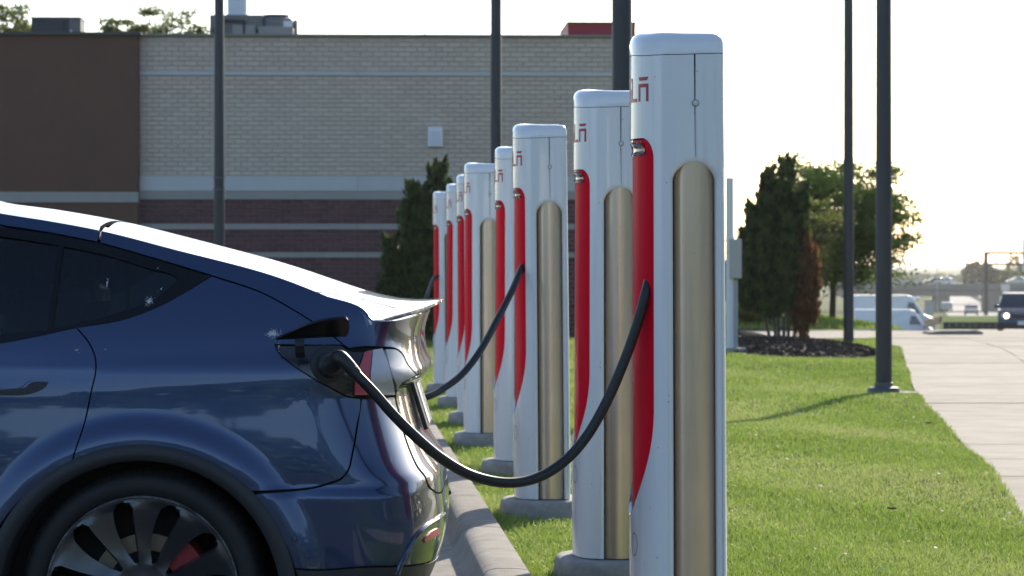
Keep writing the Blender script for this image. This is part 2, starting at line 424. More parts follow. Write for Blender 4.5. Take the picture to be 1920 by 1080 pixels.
# brickwork: the bricks that show largest are parts, the rest one part of small pieces
BW, BH, MJ = .226, .0825, .011
def brick_mesh(w, h):
    b = bmesh.new(); bmesh.ops.create_cube(b, size=1.0); bmesh.ops.scale(b, vec=(w, .03, h), verts=b.verts)
    ee = [e for e in b.edges if all(v.co.y < 0 for v in e.verts)]; bmesh.ops.bevel(b, geom=ee, offset=.004, segments=1, affect='EDGES')
    me = bpy.data.meshes.new('brick'); b.to_mesh(me); b.free(); return me
def courses(py0, py1, m_, name, stuffname, want):
    z1, z0 = bz(py0) - .003, bz(py1) + .003; n = max(1, round((z1 - z0) / BH)); h = (z1 - z0) / n; cells = []
    for r_ in range(n):
        zc = z0 + h * (r_ + .5); x = XM + .02 - (BW / 2 if r_ % 2 else 0)
        while x < XR_:
            a, b = max(x, XM + .01), min(x + BW, XR_); x += BW
            if b - a > .04: cells.append(((a + b) / 2, zc, b - a - MJ, h - MJ))
    return cells
def lay(cells, m_, name, stuffname, score):
    cells.sort(key=score); full = [c for c in cells if abs(c[2] - (BW - MJ)) < 1e-4]
    one = full[:300]; rest = [c for c in cells if c not in set(one)]; cache = {}
    for (x, z, w, h) in one:
        k = round(h, 4)
        if k not in cache: cache[k] = brick_mesh(w, h); cache[k].materials.append(m_)
        o = bpy.data.objects.new(name, cache[k]); COL.objects.link(o); o.parent = bld; o.location = (x, .002 - random.uniform(0, .006), z)
    v = []; f = []
    for (x, z, w, h) in rest:
        b = len(v); y0 = -.013 - random.uniform(0, .006); e = .003
        v += [(x - w / 2 + e, y0, z - h / 2 + e), (x + w / 2 - e, y0, z - h / 2 + e), (x + w / 2 - e, y0, z + h / 2 - e), (x - w / 2 + e, y0, z + h / 2 - e),
              (x - w / 2, .012, z - h / 2), (x + w / 2, .012, z - h / 2), (x + w / 2, .012, z + h / 2), (x - w / 2, .012, z + h / 2)]
        f += [(b, b + 1, b + 2, b + 3), (b, b + 4, b + 5, b + 1), (b + 1, b + 5, b + 6, b + 2), (b + 2, b + 6, b + 7, b + 3), (b + 3, b + 7, b + 4, b)]
    o = pyd(stuffname, v, f, m_, bld); o['kind'] = 'stuff'
tc_ = courses(70.5, 134.5, M_tan, '', '', 0) + courses(143, 330, M_tan, '', '', 0)
lay(tc_, M_tan, 'tan_brick', 'tan_brickwork', lambda c: abs(c[0] - bx(640)) + 1.4 * abs(c[1] - bz(240)))
rc_ = courses(374.5, 419.5, M_red, '', '', 0) + courses(430.5, 473, M_red, '', '', 0) + courses(483, 700, M_red, '', '', 0)
lay(rc_, M_red, 'plum_brick', 'plum_brickwork', lambda c: abs(c[0] - bx(560)) + 3 * abs(c[1] - bz(430)))
wallbox('red_roof_screen', bx(1068), bx(1196), bz(66), bz(38.5), .5, 3, mat('red painted metal', (.36, .016, .03), .5))
wallbox('red_screen_trim', bx(1066.5), bx(1197.5), bz(39.5), bz(36.5), .47, 3.03, mat('dark trim', (.05, .03, .03), .5))
m = MB(); m.tube([(bx(797), 1, bz(70)), (bx(797), 1, bz(51))], .012, 6); m.build('roof_vent_rod', mat('galvanised', (.45, .46, .47), .45, metal=.6), bld)
def bworld(px, py, dy=0.):   # point on the facade in world space
    return bld.matrix_basis @ Vector((bx(px), dy, bz(py)))
bld_m = Matrix.Translation((0, BY, 0)) @ Matrix.Rotation(R(2.2), 4, 'Z')
def on_roof(px, dy, py): return bld_m @ Vector((bx(px), dy, bz(py)))
# box on the wall
o = thing('wall_box', 'small white box fixed to the tan brick above the evergreen', 'wall box', bld_m @ Vector((bx(816), -.02, bz(257))), R(2.2))
MB().box((0, -.05, 0), (.27, .09, .36), bev=.012).build('cover', mat('white powder coat', (.78, .79, .80), .5), o)
MB().box((0, -.10, -.02), (.2, .012, .24), bev=.004).build('front_plate', mat('white plate', (.66, .67, .69), .4), o)

# rooftop units
M_unit = mat('unit grey', (.16, .155, .15), .6, noise=(6, .4, (.12, .115, .11)))
M_unitd = mat('unit dark', (.03, .034, .04), .6)
M_unitl = mat('unit beige', (.30, .28, .255), .6, noise=(6, .4, (.25, .235, .215)))
p = on_roof(98, .9, 68)
u = thing('roof_condenser', 'dark louvred condenser box on the roof above the brown bay', 'roof unit', p, R(2.2)); w = 93 * BS
MB().box((0, .45, .19), (w, .8, .36), bev=.01).build('cabinet', M_unitd, u)
MB().box((0, .45, .385), (w + .02, .82, .035), bev=.006).build('lid', M_unit, u)
for i in range(12): MB().box((-w / 2 + .06 + i * .045, .04, .19), (.014, .03, .30)).build('louvre', M_unit, u)
MB().box((w / 2 - .11, .04, .19), (.19, .02, .33), bev=.004).build('service_panel', M_unit, u)
MB().box((w / 2 - .17, .02, .1), (.03, .02, .13)).build('pale_label_plate', mat('pale plate', (.6, .6, .6), .5), u)
p = on_roof(450, 1.2, 68)
u = thing('roof_plant_unit', 'grey rooftop plant with pipes and a tall white flue behind the left lamp post', 'roof unit', p, R(2.2))
MB().box((-.12, .6, .26), (.98, 1.0, .44), bev=.015).build('cabinet', M_unit, u)
MB().box((.02, .07, .15), (.42, .05, .28), bev=.008).build('front_door', M_unitl, u)
m = MB(); m.tube(catmull([(-.42, .05, .03), (-.42, .05, .33), (-.36, .05, .36), (-.02, .05, .36), (.02, .05, .33), (.02, .05, .03)], 5), .025, 8); m.build('pipe_loop', M_unitd, u, True)
MB().box((-.5, .06, .14), (.1, .06, .2)).build('side_vent', M_unitd, u); MB().box((.31, .08, .13), (.16, .06, .18)).build('side_vent', M_unitd, u)
m = MB(); m.lathe([(.2, .48), (.2, .53), (.185, .54), (.185, 1.3), (.2, 1.31), (.2, 1.36)], 20, Matrix.Translation((-.13, .6, 0))); m.build('flue', mat('flue white', (.62, .66, .70), .5), u, True)
p = on_roof(512, 1.0, 68)
u = thing('roof_fan_unit', 'grey rooftop fan unit with a domed top and fan ring above the tan wall', 'roof unit', p, R(2.2))
MB().box((0, .6, .13), (.62, .9, .26), bev=.01).build('base_cabinet', M_unitl, u)
m = MB(); m.lathe([(.36, .26), (.36, .36), (.30, .43), (.24, .46)], 8, Matrix.Translation((0, .6, 0)) @ Matrix.Rotation(R(22.5), 4, 'Z')); m.build('hood', M_unit, u)
m = MB(); m.lathe([(.24, .455), (.24, .50), (.20, .50), (.2, .46)], 24, Matrix.Translation((0, .6, 0))); m.build('fan_ring', M_unitd, u)
MB().box((.24, .14, .3), (.17, .02, .11)).build('white_data_plate', mat('white plate', (.66, .67, .69), .4), u)
MB().box((.37, .5, .2), (.06, .6, .36)).build('end_panel', M_unit, u)

# ------------------------------------------------------------------ lamp posts
M_pole = mat('dark bronze paint', (.028, .031, .036), .45, noise=(3, .4, (.04, .042, .046)))
M_poleb = mat('post base', (.085, .088, .093), .55, noise=(10, .4, (.06, .06, .065)))
def lamp_post(label, px, Y, z0, r0=.075, r1=.062, collar=False, foot=True):
    x = (px - 960) * Y / F; t = thing('lamp_post', label, 'lamp post', (x, Y, z0), 0, 'lamp posts round the car park')
    MB().lathe([(r0, .02), (r0 * .985, 1.5), (r1, 7.6)], 24).build('pole', M_pole, t, True)
    if foot:
        MB().lathe([(.15, -.03), (.15, .055), (.143, .065), (.09, .075), (.085, .11), (r0 + .001, .115)], 28).build('base_cover', M_poleb, t, True)
    if collar:
        for zz in (CZ + 138 * Y / F - z0, CZ + 160 * Y / F - z0): MB().lathe([(r0 + .006, zz - .012), (r0 + .008, zz), (r0 + .006, zz + .012)], 24).build('collar', M_poleb, t, True)
    MB().box((0, -.35, 7.62), (.3, .75, .1), bev=.03).build('lamp_head', M_pole, t)
    MB().box((0, -.45, 7.565), (.22, .4, .012)).build('lens', mat('lamp lens', (.7, .7, .68), .3), t)
    return t
lamp_post('slim dark lamp post rising behind the roof of the dark blue car', 411, 42, -.01, .078, .058, True)
lamp_post('dark lamp post standing behind the fourth charging post from the front', 930, 38, .05, .07, .066)
lamp_post('thick dark lamp post standing directly behind the two nearest charging posts', 1166, 23, .05, .078, .075)
lamp_post('dark lamp post on a round base cover on the lawn by the sidewalk', 1657, 28.2, lawn_z(3.49, 28.2), .078, .066)
lamp_post('dark lamp post at the far edge of the lawn, without a base cover', 1591, 47, .05, .082, .07, foot=False)
m = MB(); m.lathe([(.2, 0), (.2, .02), (.19, .024)], 20, Matrix.Translation((at(1690, 738, 28).x, 28.3, lawn_z(3.6, 28.3) - .0)))
tag(m.build('drain_cover', M_pad), 'flat pale round cover in the grass beside the lamp post base', 'cover')
# ------------------------------------------------------------------ charging posts
M_shell = mat('white enamel', (.80, .81, .82), .22, coat=.6, coat_rough=.06, noise=(2.2, .10, (.60, .61, .61)), objrand=.03)
def weather(m, streak=.35, speck=.5):
    """dust streaks and small specks over a painted surface"""
    N = m.node_tree.nodes; L = m.node_tree.links; b = N['Principled BSDF']; src = b.inputs['Base Color'].links[0].from_socket
    tc = N.new('ShaderNodeTexCoord'); mp = N.new('ShaderNodeMapping'); mp.inputs['Scale'].default_value = (26, 26, 1.1); L.new(tc.outputs['Object'], mp.inputs['Vector'])
    n1 = N.new('ShaderNodeTexNoise'); n1.inputs['Scale'].default_value = 1.0; n1.inputs['Detail'].default_value = 5; L.new(mp.outputs[0], n1.inputs['Vector'])
    r1 = N.new('ShaderNodeMapRange'); r1.inputs['From Min'].default_value = .55; r1.inputs['From Max'].default_value = .85; r1.inputs['To Max'].default_value = streak; L.new(n1.outputs['Fac'], r1.inputs['Value'])
    n2 = N.new('ShaderNodeTexVoronoi'); n2.inputs['Scale'].default_value = 22; L.new(tc.outputs['Object'], n2.inputs['Vector'])
    r2 = N.new('ShaderNodeMapRange'); r2.inputs['From Min'].default_value = .085; r2.inputs['From Max'].default_value = .05; r2.inputs['To Max'].default_value = speck; L.new(n2.outputs['Distance'], r2.inputs['Value'])
    ad = N.new('ShaderNodeMath'); ad.operation = 'MAXIMUM'; L.new(r1.outputs[0], ad.inputs[0]); L.new(r2.outputs[0], ad.inputs[1])
    mx = N.new('ShaderNodeMix'); mx.data_type = 'RGBA'; mx.inputs['B'].default_value = (.30, .275, .24, 1); L.new(src, mx.inputs['A']); L.new(ad.outputs[0], mx.inputs['Factor']); L.new(mx.outputs['Result'], b.inputs['Base Color'])
weather(M_shell)
M_cap_w = mat('white enamel cap', (.77, .79, .81), .2, coat=.7, coat_rough=.05)
M_redin = mat('red lacquer', (.82, .004, .024), .4, spec=.03)
M_letter = mat('red lettering', (.5, .015, .03), .35)
M_chrome = mat('polished rim', (.72, .72, .74), .14, metal=.9)
M_gold = mat('bronze anodised', (.74, .565, .41), .34, metal=.78, noise=(3, .45, (.53, .42, .32)))
weather(M_gold, .5, .35)
M_black = mat('black gap', (.01, .01, .011), .6)
M_seam = mat('seam grey', (.22, .23, .24), .8)  # plain grey for the panel seams and the badge ring
HCH = 1.85
# plan of the shell: front is -x, half width CW, sides flat, square back
CW = .19; FD = .125; DP = .258
_pl = []
for i in range(61):
    ph = R(-90 + 3 * i); c, s = max(math.cos(ph), 0), math.sin(ph)
    _pl.append((FD - FD * c ** (2 / 2.15), CW * abs(s) ** (2 / 2.15) * (1 if s >= 0 else -1)))
_half = [p for p in _pl if p[1] >= -1e-9]                       # front centre -> side
for i in range(1, 9): _half.append((FD + (DP - .018 - FD) * i / 8, CW))
for i in range(1, 9): a = R(90 - 90 * i / 8); _half.append((DP - .018 + .018 * math.cos(a), CW - .018 + .018 * math.sin(a)))
for i in range(1, 7): _half.append((DP, (CW - .018) * (1 - i / 6)))
_half = np.array(_half); _s = np.concatenate([[0], np.cumsum(np.linalg.norm(np.diff(_half, axis=0), axis=1))]); CL = float(_s[-1])
def plan(u):
    a = min(abs(u), CL); x = float(np.interp(a, _s, _half[:, 0])); y = float(np.interp(a, _s, _half[:, 1])); return x, (y if u >= 0 else -y)
def cscale(z):      # slight belly and taper of the post with height
    t = z / HCH; return 1.045 - .045 * t - .02 * sstep(.10, .0, t)
def chP(u, z):
    x, y = plan(u); s = cscale(z); return Vector((DP * .5 + (x - DP * .5) * s + .006 * (1 - z / HCH), y * (1.03 - .03 * z / HCH), z))
US = float(_s[30]) - FD     # arc = US + x on the side
outc = lambda p: Vector((p.x - DP * .5, p.y * .9, 0))
def arch(uc, hw, z0, z1, n=14):
    """slot outline with a rounded top, open straight to z0"""
    pts = [(uc - hw, z0), (uc + hw, z0)]
    for i in range(n + 1): a = math.pi * i / n; pts.append((uc + hw * math.cos(a), z1 - hw * .86 + hw * .86 * math.sin(a)))
    return np.array(pts)
def dens(p, step=.02):
    o = []; p = np.array(p)
    for a, b in zip(p, np.roll(p, -1, 0)):
        k = max(1, int(math.ceil(np.linalg.norm(b - a) / step)))
        for j in range(k): o.append(a + (b - a) * j / k)
    return np.array(o)
# front slot: rounded top, pointed tail
def front_slot(g=0.):
    r = []
    zz = np.concatenate([np.linspace(.424, .72, 26), np.linspace(.74, 1.48, 22)]); HWS = .172
    def hw(z): return HWS * (1 - (1 - min((z - .415) / .34, 1)) ** 2.3) ** .72
    for z in zz: r.append((hw(z) + g, z))
    for i in range(1, 9): a = R(90 * i / 8); r.append(((HWS - .05) + .05 * math.cos(a) + g, 1.48 + (.06 + g) * math.sin(a)))
    l = [(-x, z) for x, z in r[::-1]]
    return np.array(r + l + [(0, .415 - g)])
ZS = 1.462     # top of the side slot
def build_charger():
    t = thing('charging_post', 'x', 'charging post', group='row of charging posts')
    sl = dens(front_slot(), .03); uS = US + .168; arL = dens(arch(uS, .0615, .012, ZS), .03); arR = arL * np.array([-1, 1]); z0 = .012; z1 = HCH - .062
    fil = .016
    oL = dens(arch(uS, .0615 + fil, .012, ZS + fil * 1.3), .03); oR = oL * np.array([-1, 1])
    # outer outline with the side slots opening at the foot
    def notch(ar): return ar
    # shell split in a front half and a back half so that nothing wraps over itself
    front = []
    front += [(-(uS - .0615 - fil), z0)] + [(uS - .0615 - fil, z0)]
    tl = [p for p in arch(uS, .0615 + fil, z0, ZS + fil * 1.3, 24)[2:]]
    left_part = [p for p in tl if p[0] <= uS + 1e-9][::-1]       # foot side upwards to crown
    right_part = [p for p in tl if p[0] >= uS - 1e-9]
    # zt_(u): upper edge dips a little to the middle of the side like the cap seam
    def seamz(u): return z1 - .007 * sstep(.03, US + .02, abs(u)) + .004 * sstep(US + .1, US + .24, abs(u))
    topf = [(u, seamz(u)) for u in np.linspace(uS, -uS, 40)]
    f_out = [(-(uS - .0615 - fil), z0), (uS - .0615 - fil, z0)] + [tuple(p) for p in left_part] + topf + [(-p[0], p[1]) for p in left_part[::-1]]
    sh = surf_panel('front_shell', dens(f_out, .03), chP, M_shell, t, outc, holes=[sl], grid=.05, gu=.018, smooth=False, skirt=.004, hole_skirt=.012, gap=0)
    b_out = [(uS + .0615 + fil, z0), (CL - .001, z0)] + [(u, seamz(u)) for u in np.linspace(CL - .001, uS + .0035, 16)] + [tuple(p) for p in right_part[::-1]]
    for s in (1, -1):
        q = dens([(p[0] * s, p[1]) for p in b_out], .03)
        surf_panel('back_shell', q, chP, M_shell, t, outc, grid=.05, gu=.02, smooth=False, skirt=.004)
    # rolled-in lip round each side slot
    for s in (-1, 1):
        prof_ = [(0, 0), (.006, .0012), (.011, .0045), (.0145, .010), (.016, .018), (.016, .045)]; rows = []
        for (ins, dpt) in prof_:
            rows.append([(p, dpt) for p in arch(uS, .0615 + fil - ins, z0, ZS + (fil - ins) * 1.3, 28)[1:]])
        v = []; f = []; nn_ = len(rows[0]) + 1
        for row, (ins, dpt) in zip(rows, prof_):
            row = row + [(np.array((uS - .0615 - fil + ins, z0)), dpt)]
            for (p, d) in row:
                q = chP(p[0] * s, p[1]); nrm = Vector((0, s, 0)); v.append(q - nrm * d)
        for i in range(len(prof_) - 1):
            for j in range(nn_ - 1): f.append((i * nn_ + j, i * nn_ + j + 1, (i + 1) * nn_ + j + 1, (i + 1) * nn_ + j))
        pyd('slot_lip', v, f, M_shell, t, smooth=True)
        # dark back of the slot and the bronze column standing in it
        q0 = chP(uS * s, .5); MB().box((q0.x, s * (CW - .075), .76), (.15, .01, 1.5)).build('slot_back', M_black, t)
        v = []; f = []; n2 = 28; zs2 = [.012, .3, .7, 1.1, ZS + .02]
        for z in zs2:
            for i in range(n2):
                a = math.pi * i / (n2 - 1); k2 = .0618 - .0008 * z / 1.4; q2 = chP(uS * s, z)
                v.append((q2.x + .0025 - k2 * math.cos(a), q2.y - s * (.058 - .053 * math.sin(a) ** .85), z))
        for k in range(len(zs2) - 1):
            for i in range(n2 - 1): f.append((k * n2 + i, k * n2 + i + 1, (k + 1) * n2 + i + 1, (k + 1) * n2 + i))
        pyd('bronze_column', v, f, M_gold, t, smooth=True)
        # seam and lock on the side
        zz = np.linspace(ZS + fil * 1.3, seamz(uS), 6); v = []
        for z in zz:
            for d in (-.0009, .0009): q = chP((uS + .004 + d) * s, z); v.append((q.x, q.y + s * .0008, z))
        pyd('seam', v, [(2 * i, 2 * i + 1, 2 * i + 3, 2 * i + 2) for i in range(5)], M_seam, t)
        q = chP((uS + .004) * s, 1.640); M_ = Matrix.Translation(q) @ Matrix.Rotation(R(-90 * s), 4, 'X')
        MB().lathe([(.0105, 0), (.0105, .003), (.0085, .0034)], 20, M_).build('lock_ring', mat('lock ring', (.22, .225, .23), .4, metal=.4), t, True)
        MB().lathe([(.008, .002), (.008, .0046), (.006, .005)], 18, M_).build('lock', mat('lock face', (.55, .57, .58), .35, metal=.4), t, True)
        # foot panels
        for (ua, ub) in ((uS - .0615 - fil - .055, uS - .0615 - fil - .004), (uS + .0615 + fil + .003, US + DP - .022)):
            v = []
            for z in (.016, .068):
                for u_ in np.linspace(ua, ub, 4): q = chP(u_ * s, z); v.append((q.x, q.y + s * .002, z))
            pyd('foot_panel', v, [(i, i + 1, i + 5, i + 4) for i in range(3)], M_cap_w, t)
    # red trough in the front slot, with a bright rim
    rim = dens(front_slot(), .03); rin = dens(front_slot(-.006), .03); v = []; f = []; n = len(rim)
    for p in rim: q = chP(*p); v.append(q + fd_normal(chP, p[0], p[1], outc) * .0015)
    for p in front_slot(0): pass
    sl2 = [np.array((p[0] * (1 - .007 / max(abs(p[0]), .02)), p[1] + (.006 if p[1] < .4 else -.004 if p[1] > 1.47 else 0))) for p in rim]
    for p in sl2: q = chP(*p); v.append(q - fd_normal(chP, p[0], p[1], outc) * .006)
    for i in range(n): f.append((i, (i + 1) % n, n + (i + 1) % n, n + i))
    pyd('slot_rim', v, f, M_chrome, t, smooth=True)
    surf_panel('red_inset', np.array(sl2), chP, M_redin, t, outc, grid=.04, gu=.016, smooth=False, skirt=0, off=-.009)
    # bright moulded hood at the head of the slot
    v = []; f = []
    for k, (z, d) in enumerate(((1.528, .001), (1.522, .004), (1.505, .0075), (1.492, .0035), (1.488, .009))):
        for u_ in np.linspace(-.125, .125, 15): q = chP(u_ * (1 - .10 * (z > 1.515)), z); v.append(q - fd_normal(chP, u_, z, outc) * d)
    for k in range(4):
        for i in range(14): f.append((k * 15 + i, k * 15 + i + 1, (k + 1) * 15 + i + 1, (k + 1) * 15 + i))
    pyd('slot_hood', v, f, mat('smoked red hood', (.16, .05, .05), .12, coat=1.0), t, smooth=True)
    # lettering on the front: strokes laid on the curved face
    H = .072; W = .052; zt0 = 1.648; gapc = .063; st = .0105
    L_ = {'T': [[(0, H), (W, H), (W - .006, H - st), (.006, H - st)], [(W / 2 - st / 2, H - st * 1.7), (W / 2 + st / 2, H - st * 1.7), (W / 2 + st / 2, 0), (W / 2 - st / 2, 0)]],
          'E': [[(0, H), (W, H), (W - .006, H - st), (.003, H - st)], [(.003, H / 2 + st / 2), (W - .004, H / 2 + st / 2), (W - .006, H / 2 - st / 2), (.003, H / 2 - st / 2)], [(.003, st), (W - .004, st), (W, 0), (0, 0)]],
          'S': [[(0, H), (W, H), (W - .006, H - st), (0, H - st)], [(0, H - st), (st, H - st), (st, H / 2 + st / 2), (0, H / 2 + st / 2)], [(0, H / 2 + st / 2), (W, H / 2 + st / 2), (W, H / 2 - st / 2), (0, H / 2 - st / 2)], [(W - st, H / 2 - st / 2), (W, H / 2 - st / 2), (W, st), (W - st, st)], [(0, st), (W, st), (W, 0), (0, 0)]],
          'L': [[(0, H), (st, H), (st, st), (0, st)], [(0, st), (W, st), (W, 0), (0, 0)]],
          'A': [[(0, H), (W, H), (W - .006, H - st), (.006, H - st)], [(0, H - 1.9 * st), (W, H - 1.9 * st), (W, H - 2.9 * st), (0, H - 2.9 * st)], [(0, H - 2.9 * st), (st, H - 2.9 * st), (st, 0), (0, 0)], [(W - st, H - 2.9 * st), (W, H - 2.9 * st), (W, 0), (W - st, 0)]]}
    for k, chx in enumerate('TESLA'):
        v = []; f = []; u0 = -2 * gapc - W / 2 + k * gapc
        for st_ in L_[chx]:
            b = len(v); xs_ = [p[0] for p in st_]
            a0, a1, c1, c0 = st_; NN = 5
            for i in range(NN + 1):
                tt = i / NN
                for (q0, q1) in ((a0, a1), (c0, c1)):
                    u_ = -(u0 + q0[0] + (q1[0] - q0[0]) * tt); z_ = zt0 + q0[1] + (q1[1] - q0[1]) * tt
                    q = chP(u_, z_); v.append(q + fd_normal(chP, u_, z_, outc) * .0009)
            for i in range(NN): f.append((b + 2 * i, b + 2 * i + 1, b + 2 * i + 3, b + 2 * i + 2))
        pyd('letter', v, f, M_letter, t)
    # small round number plate low on the front, near side
    v = []; c0 = (-.062, .335); 
    for i in range(24): a = 2 * math.pi * i / 24; q = chP(c0[0] + .028 * math.cos(a), c0[1] + .036 * math.sin(a)); v.append(q + Vector((-.0005, -.0007, 0)))
    for i in range(24): a = 2 * math.pi * i / 24; q = chP(c0[0] + .024 * math.cos(a), c0[1] + .031 * math.sin(a)); v.append(q + Vector((-.0005, -.0007, 0)))
    pyd('badge_ring', v, [(i, (i + 1) % 24, 24 + (i + 1) % 24, 24 + i) for i in range(24)], M_seam, t)
    # cap
    v = []; f = []; US_ = np.linspace(-CL, CL, 97)[:-1]; n = len(US_)
    lay_ = [(0, 0), (0, .030), (.003, .042), (.009, .052), (.018, .058), (.035, .062), (.06, .063)]
    for (ins, dz) in lay_:
        for u_ in US_:
            zz = seamz(u_) + .0022; q = chP(u_, zz); d = Vector((q.x - DP * .5, q.y, 0)); k_ = 1 - ins / (.125)
            k2 = 1 - ins / .185
            slope = .007 * (1 - sstep(.02, DP, q.x)) * (dz / .06)
            v.append((DP * .5 + d.x * k_, d.y * k2, zz + dz + slope))
    L6 = len(lay_)
    for k in range(L6 - 1):
        for i in range(n): f.append((k * n + i, k * n + (i + 1) % n, (k + 1) * n + (i + 1) % n, (k + 1) * n + i))
    f.append(tuple((L6 - 1) * n + i for i in range(n)))
    pyd('cap', v, f, M_cap_w, t, smooth=True)
    # inner core closes the post (dark) so that seams do not show daylight
    MB().box((DP * .5 + .05, 0, 1.72), (.12, .28, .2)).build('core', M_black, t)
    # concrete footing
    v = []; f = []; n = 40; prs = [(0, -.2), (0, .0), (0, -.028), (-.004, -.012), (-.014, -.003), (-.03, 0)]
    prs = [(.012, -.20), (.006, -.09), (0, -.028), (-.005, -.012), (-.016, -.003), (-.034, 0)]
    for (g, z) in prs:
        for i in range(n):
            a = 2 * math.pi * i / n; c, s = math.cos(a), math.sin(a)
            rx, ry = .215 + g, .285 + g
            jx = 1 + .012 * math.sin(3 * a + 1) + .008 * math.sin(7 * a)
            v.append((DP * .5 + .02 + rx * jx * abs(c) ** (2 / 2.6) * (1 if c >= 0 else -1), ry * jx * abs(s) ** (2 / 2.6) * (1 if s >= 0 else -1), z + .008))
    for k in range(len(prs) - 1):
        for i in range(n): f.append((k * n + i, k * n + (i + 1) % n, (k + 1) * n + (i + 1) % n, (k + 1) * n + i))
    f.append(tuple((len(prs) - 1) * n + i for i in range(n)))
    pyd('concrete_footing', v, f, M_pad, t, smooth=True)
    return t
CH = [  # pixel column of the front edge, distance, turn
    (1183, 8.86, 3.6), (1073, 11.8, 3.6), (963.5, 14.72, 3.2), (925, 17.6, 4.2), (868.5, 20.45, 2.6), (857, 23.2, 4.6), (834.5, 25.9, 4.2), (812, 28.7, 4.0)]
CL_ = ['tall white charging post nearest the camera, its cable running to the blue car',
       'white charging post second from the front, just behind the nearest one, with no cable out',
       'white charging post third from the front, a black cable hanging from it behind the car',
       'white charging post fourth from the front, mostly hidden by the third one',
       'white charging post fifth from the front, its bronze column showing left of the fourth one',
       'white charging post sixth from the front, a thin sliver left of the fifth one',
       'white charging post seventh from the front, next to the last',
       'smallest and farthest white charging post, last of the row beside the dark evergreen']
proto = build_charger(); CHO = []
FOOT = .14
for i, ((px, Y, rz), lb) in enumerate(zip(CH, CL_)):
    o = proto if i == 0 else copy_tree(proto)
    o.location = ((px - 960) * (Y + .02) / F, Y + .08, FOOT); o.rotation_euler = (R([0, .25, -.2, .3, -.3, .2, .35, -.25][i]), R([0, .15, -.25, .2, .1, -.3, .2, -.2][i]), R(rz)); o['label'] = lb; CHO.append(o)

# cables
M_cable = mat('black rubber', (.012, .0125, .014), .42, noise=(40, .4, (.02, .02, .022)))
def cable(label, pts, r=.0165):
    t = thing('charging_cable', label, 'cable', pts[-1], 0, 'charging cables'); q = [Vector(p) - Vector(pts[-1]) for p in pts]
    MB().tube(catmull(q, 10), r, 16).build('hose', M_cable, t, True); return t
def slot_pt(i, z, x=.085, y=0.):
    px, Y, rz = CH[i]; c, s = math.cos(R(rz)), math.sin(R(rz)); o = CHO[i].location
    return Vector((o.x + c * x - s * y, o.y + s * x + c * y, z))
def path(pp): return [at(a, b, d) for a, b, d in pp]
s1 = slot_pt(0, 1.27, .085, -.135)
C1 = path([(642, 676, 8.50), (668, 702, 8.49), (700, 735, 8.49), (735, 775, 8.5), (775, 815, 8.52), (826, 858, 8.56), (884, 891, 8.62), (948, 905, 8.67), (1006, 896, 8.73), (1058, 865, 8.77), (1100, 818, 8.79), (1138, 752, 8.80), (1170, 678, 8.81), (1194, 610, 8.812), (1209, 556, 8.81), (1216, 528, 8.835), (1216, 512, 8.89)])
cab1 = cable('black charging cable looping low from the blue car to the nearest post', C1, .0155)
s3 = slot_pt(2, 1.31, .085, -.135)
C3 = path([(433, 622, 14.1), (448, 690, 13.9), (490, 745, 13.75), (570, 772, 13.7), (680, 768, 13.8), (790, 747, 13.95), (830, 729, 14.05), (868, 700, 14.15), (902, 655, 14.25), (932, 600, 14.38), (960, 545, 14.52), (980, 500, 14.68)]) + [s3]
cable('black charging cable from the third post, sagging behind the blue car tail', C3, .0165)
s8 = slot_pt(7, 1.20, .085, -.12)
C8 = path([(610, 752, 27.3), (640, 755, 27.4), (665, 738, 27.6), (705, 670, 27.8), (760, 610, 28.0), (796, 562, 28.2), (806, 538, 28.4), (814, 522, 28.6)]) + [s8]
cable('thin far cable at the last post, rising from behind the spoiler', C8, .0165)
# ------------------------------------------------------------------ the dark blue car
CX, CYC = -1.0713, 9.58; HWID = .96
car = thing('parked_car', 'dark blue five-door car with a rear spoiler, plugged in at the nearest charging post', 'car', (CX, CYC, 0))
def car_paint(name, col, col2):
    if name in MATS: return MATS[name]
    m = bpy.data.materials.new(name); m.use_nodes = True; N = m.node_tree.nodes; L = m.node_tree.links; b = N['Principled BSDF']
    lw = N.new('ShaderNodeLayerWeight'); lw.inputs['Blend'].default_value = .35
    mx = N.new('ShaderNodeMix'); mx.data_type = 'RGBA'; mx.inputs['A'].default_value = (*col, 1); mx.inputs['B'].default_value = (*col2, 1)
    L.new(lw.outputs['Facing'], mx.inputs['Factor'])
    tc = N.new('ShaderNodeTexCoord'); nz = N.new('ShaderNodeTexNoise'); nz.inputs['Scale'].default_value = 3.; nz.inputs['Detail'].default_value = 4
    L.new(tc.outputs['Object'], nz.inputs['Vector'])
    L.new(mx.outputs['Result'], b.inputs['Base Color'])
    mr = N.new('ShaderNodeMapRange'); mr.inputs['To Min'].default_value = .24; mr.inputs['To Max'].default_value = .34; L.new(nz.outputs['Fac'], mr.inputs['Value'])
    L.new(mr.outputs[0], b.inputs['Roughness']); b.inputs['Metallic'].default_value = .55
    b.inputs['Coat Weight'].default_value = 1.0; b.inputs['Coat Roughness'].default_value = .025
    MATS[name] = m; return m
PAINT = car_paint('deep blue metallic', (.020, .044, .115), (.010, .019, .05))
M_trim = mat('gloss black trim', (.006, .006, .007), .25, spec=.28)
M_plas = mat('matt black plastic', (.022, .023, .025), .55, bump=(300, .1))
M_under = mat('underbody black', (.006, .006, .006), .8)
M_tyre = mat('tyre rubber', (.014, .0145, .015), .7, noise=(30, .4, (.02, .02, .02)))
M_rim = mat('dark grey alloy', (.105, .107, .113), .30, metal=.8)
M_rimedge = mat('scuffed rim edge', (.62, .63, .65), .3, metal=.8, noise=(22, .95, (.06, .06, .065)))
M_disc = mat('brake disc steel', (.33, .26, .19), .45, metal=.6)
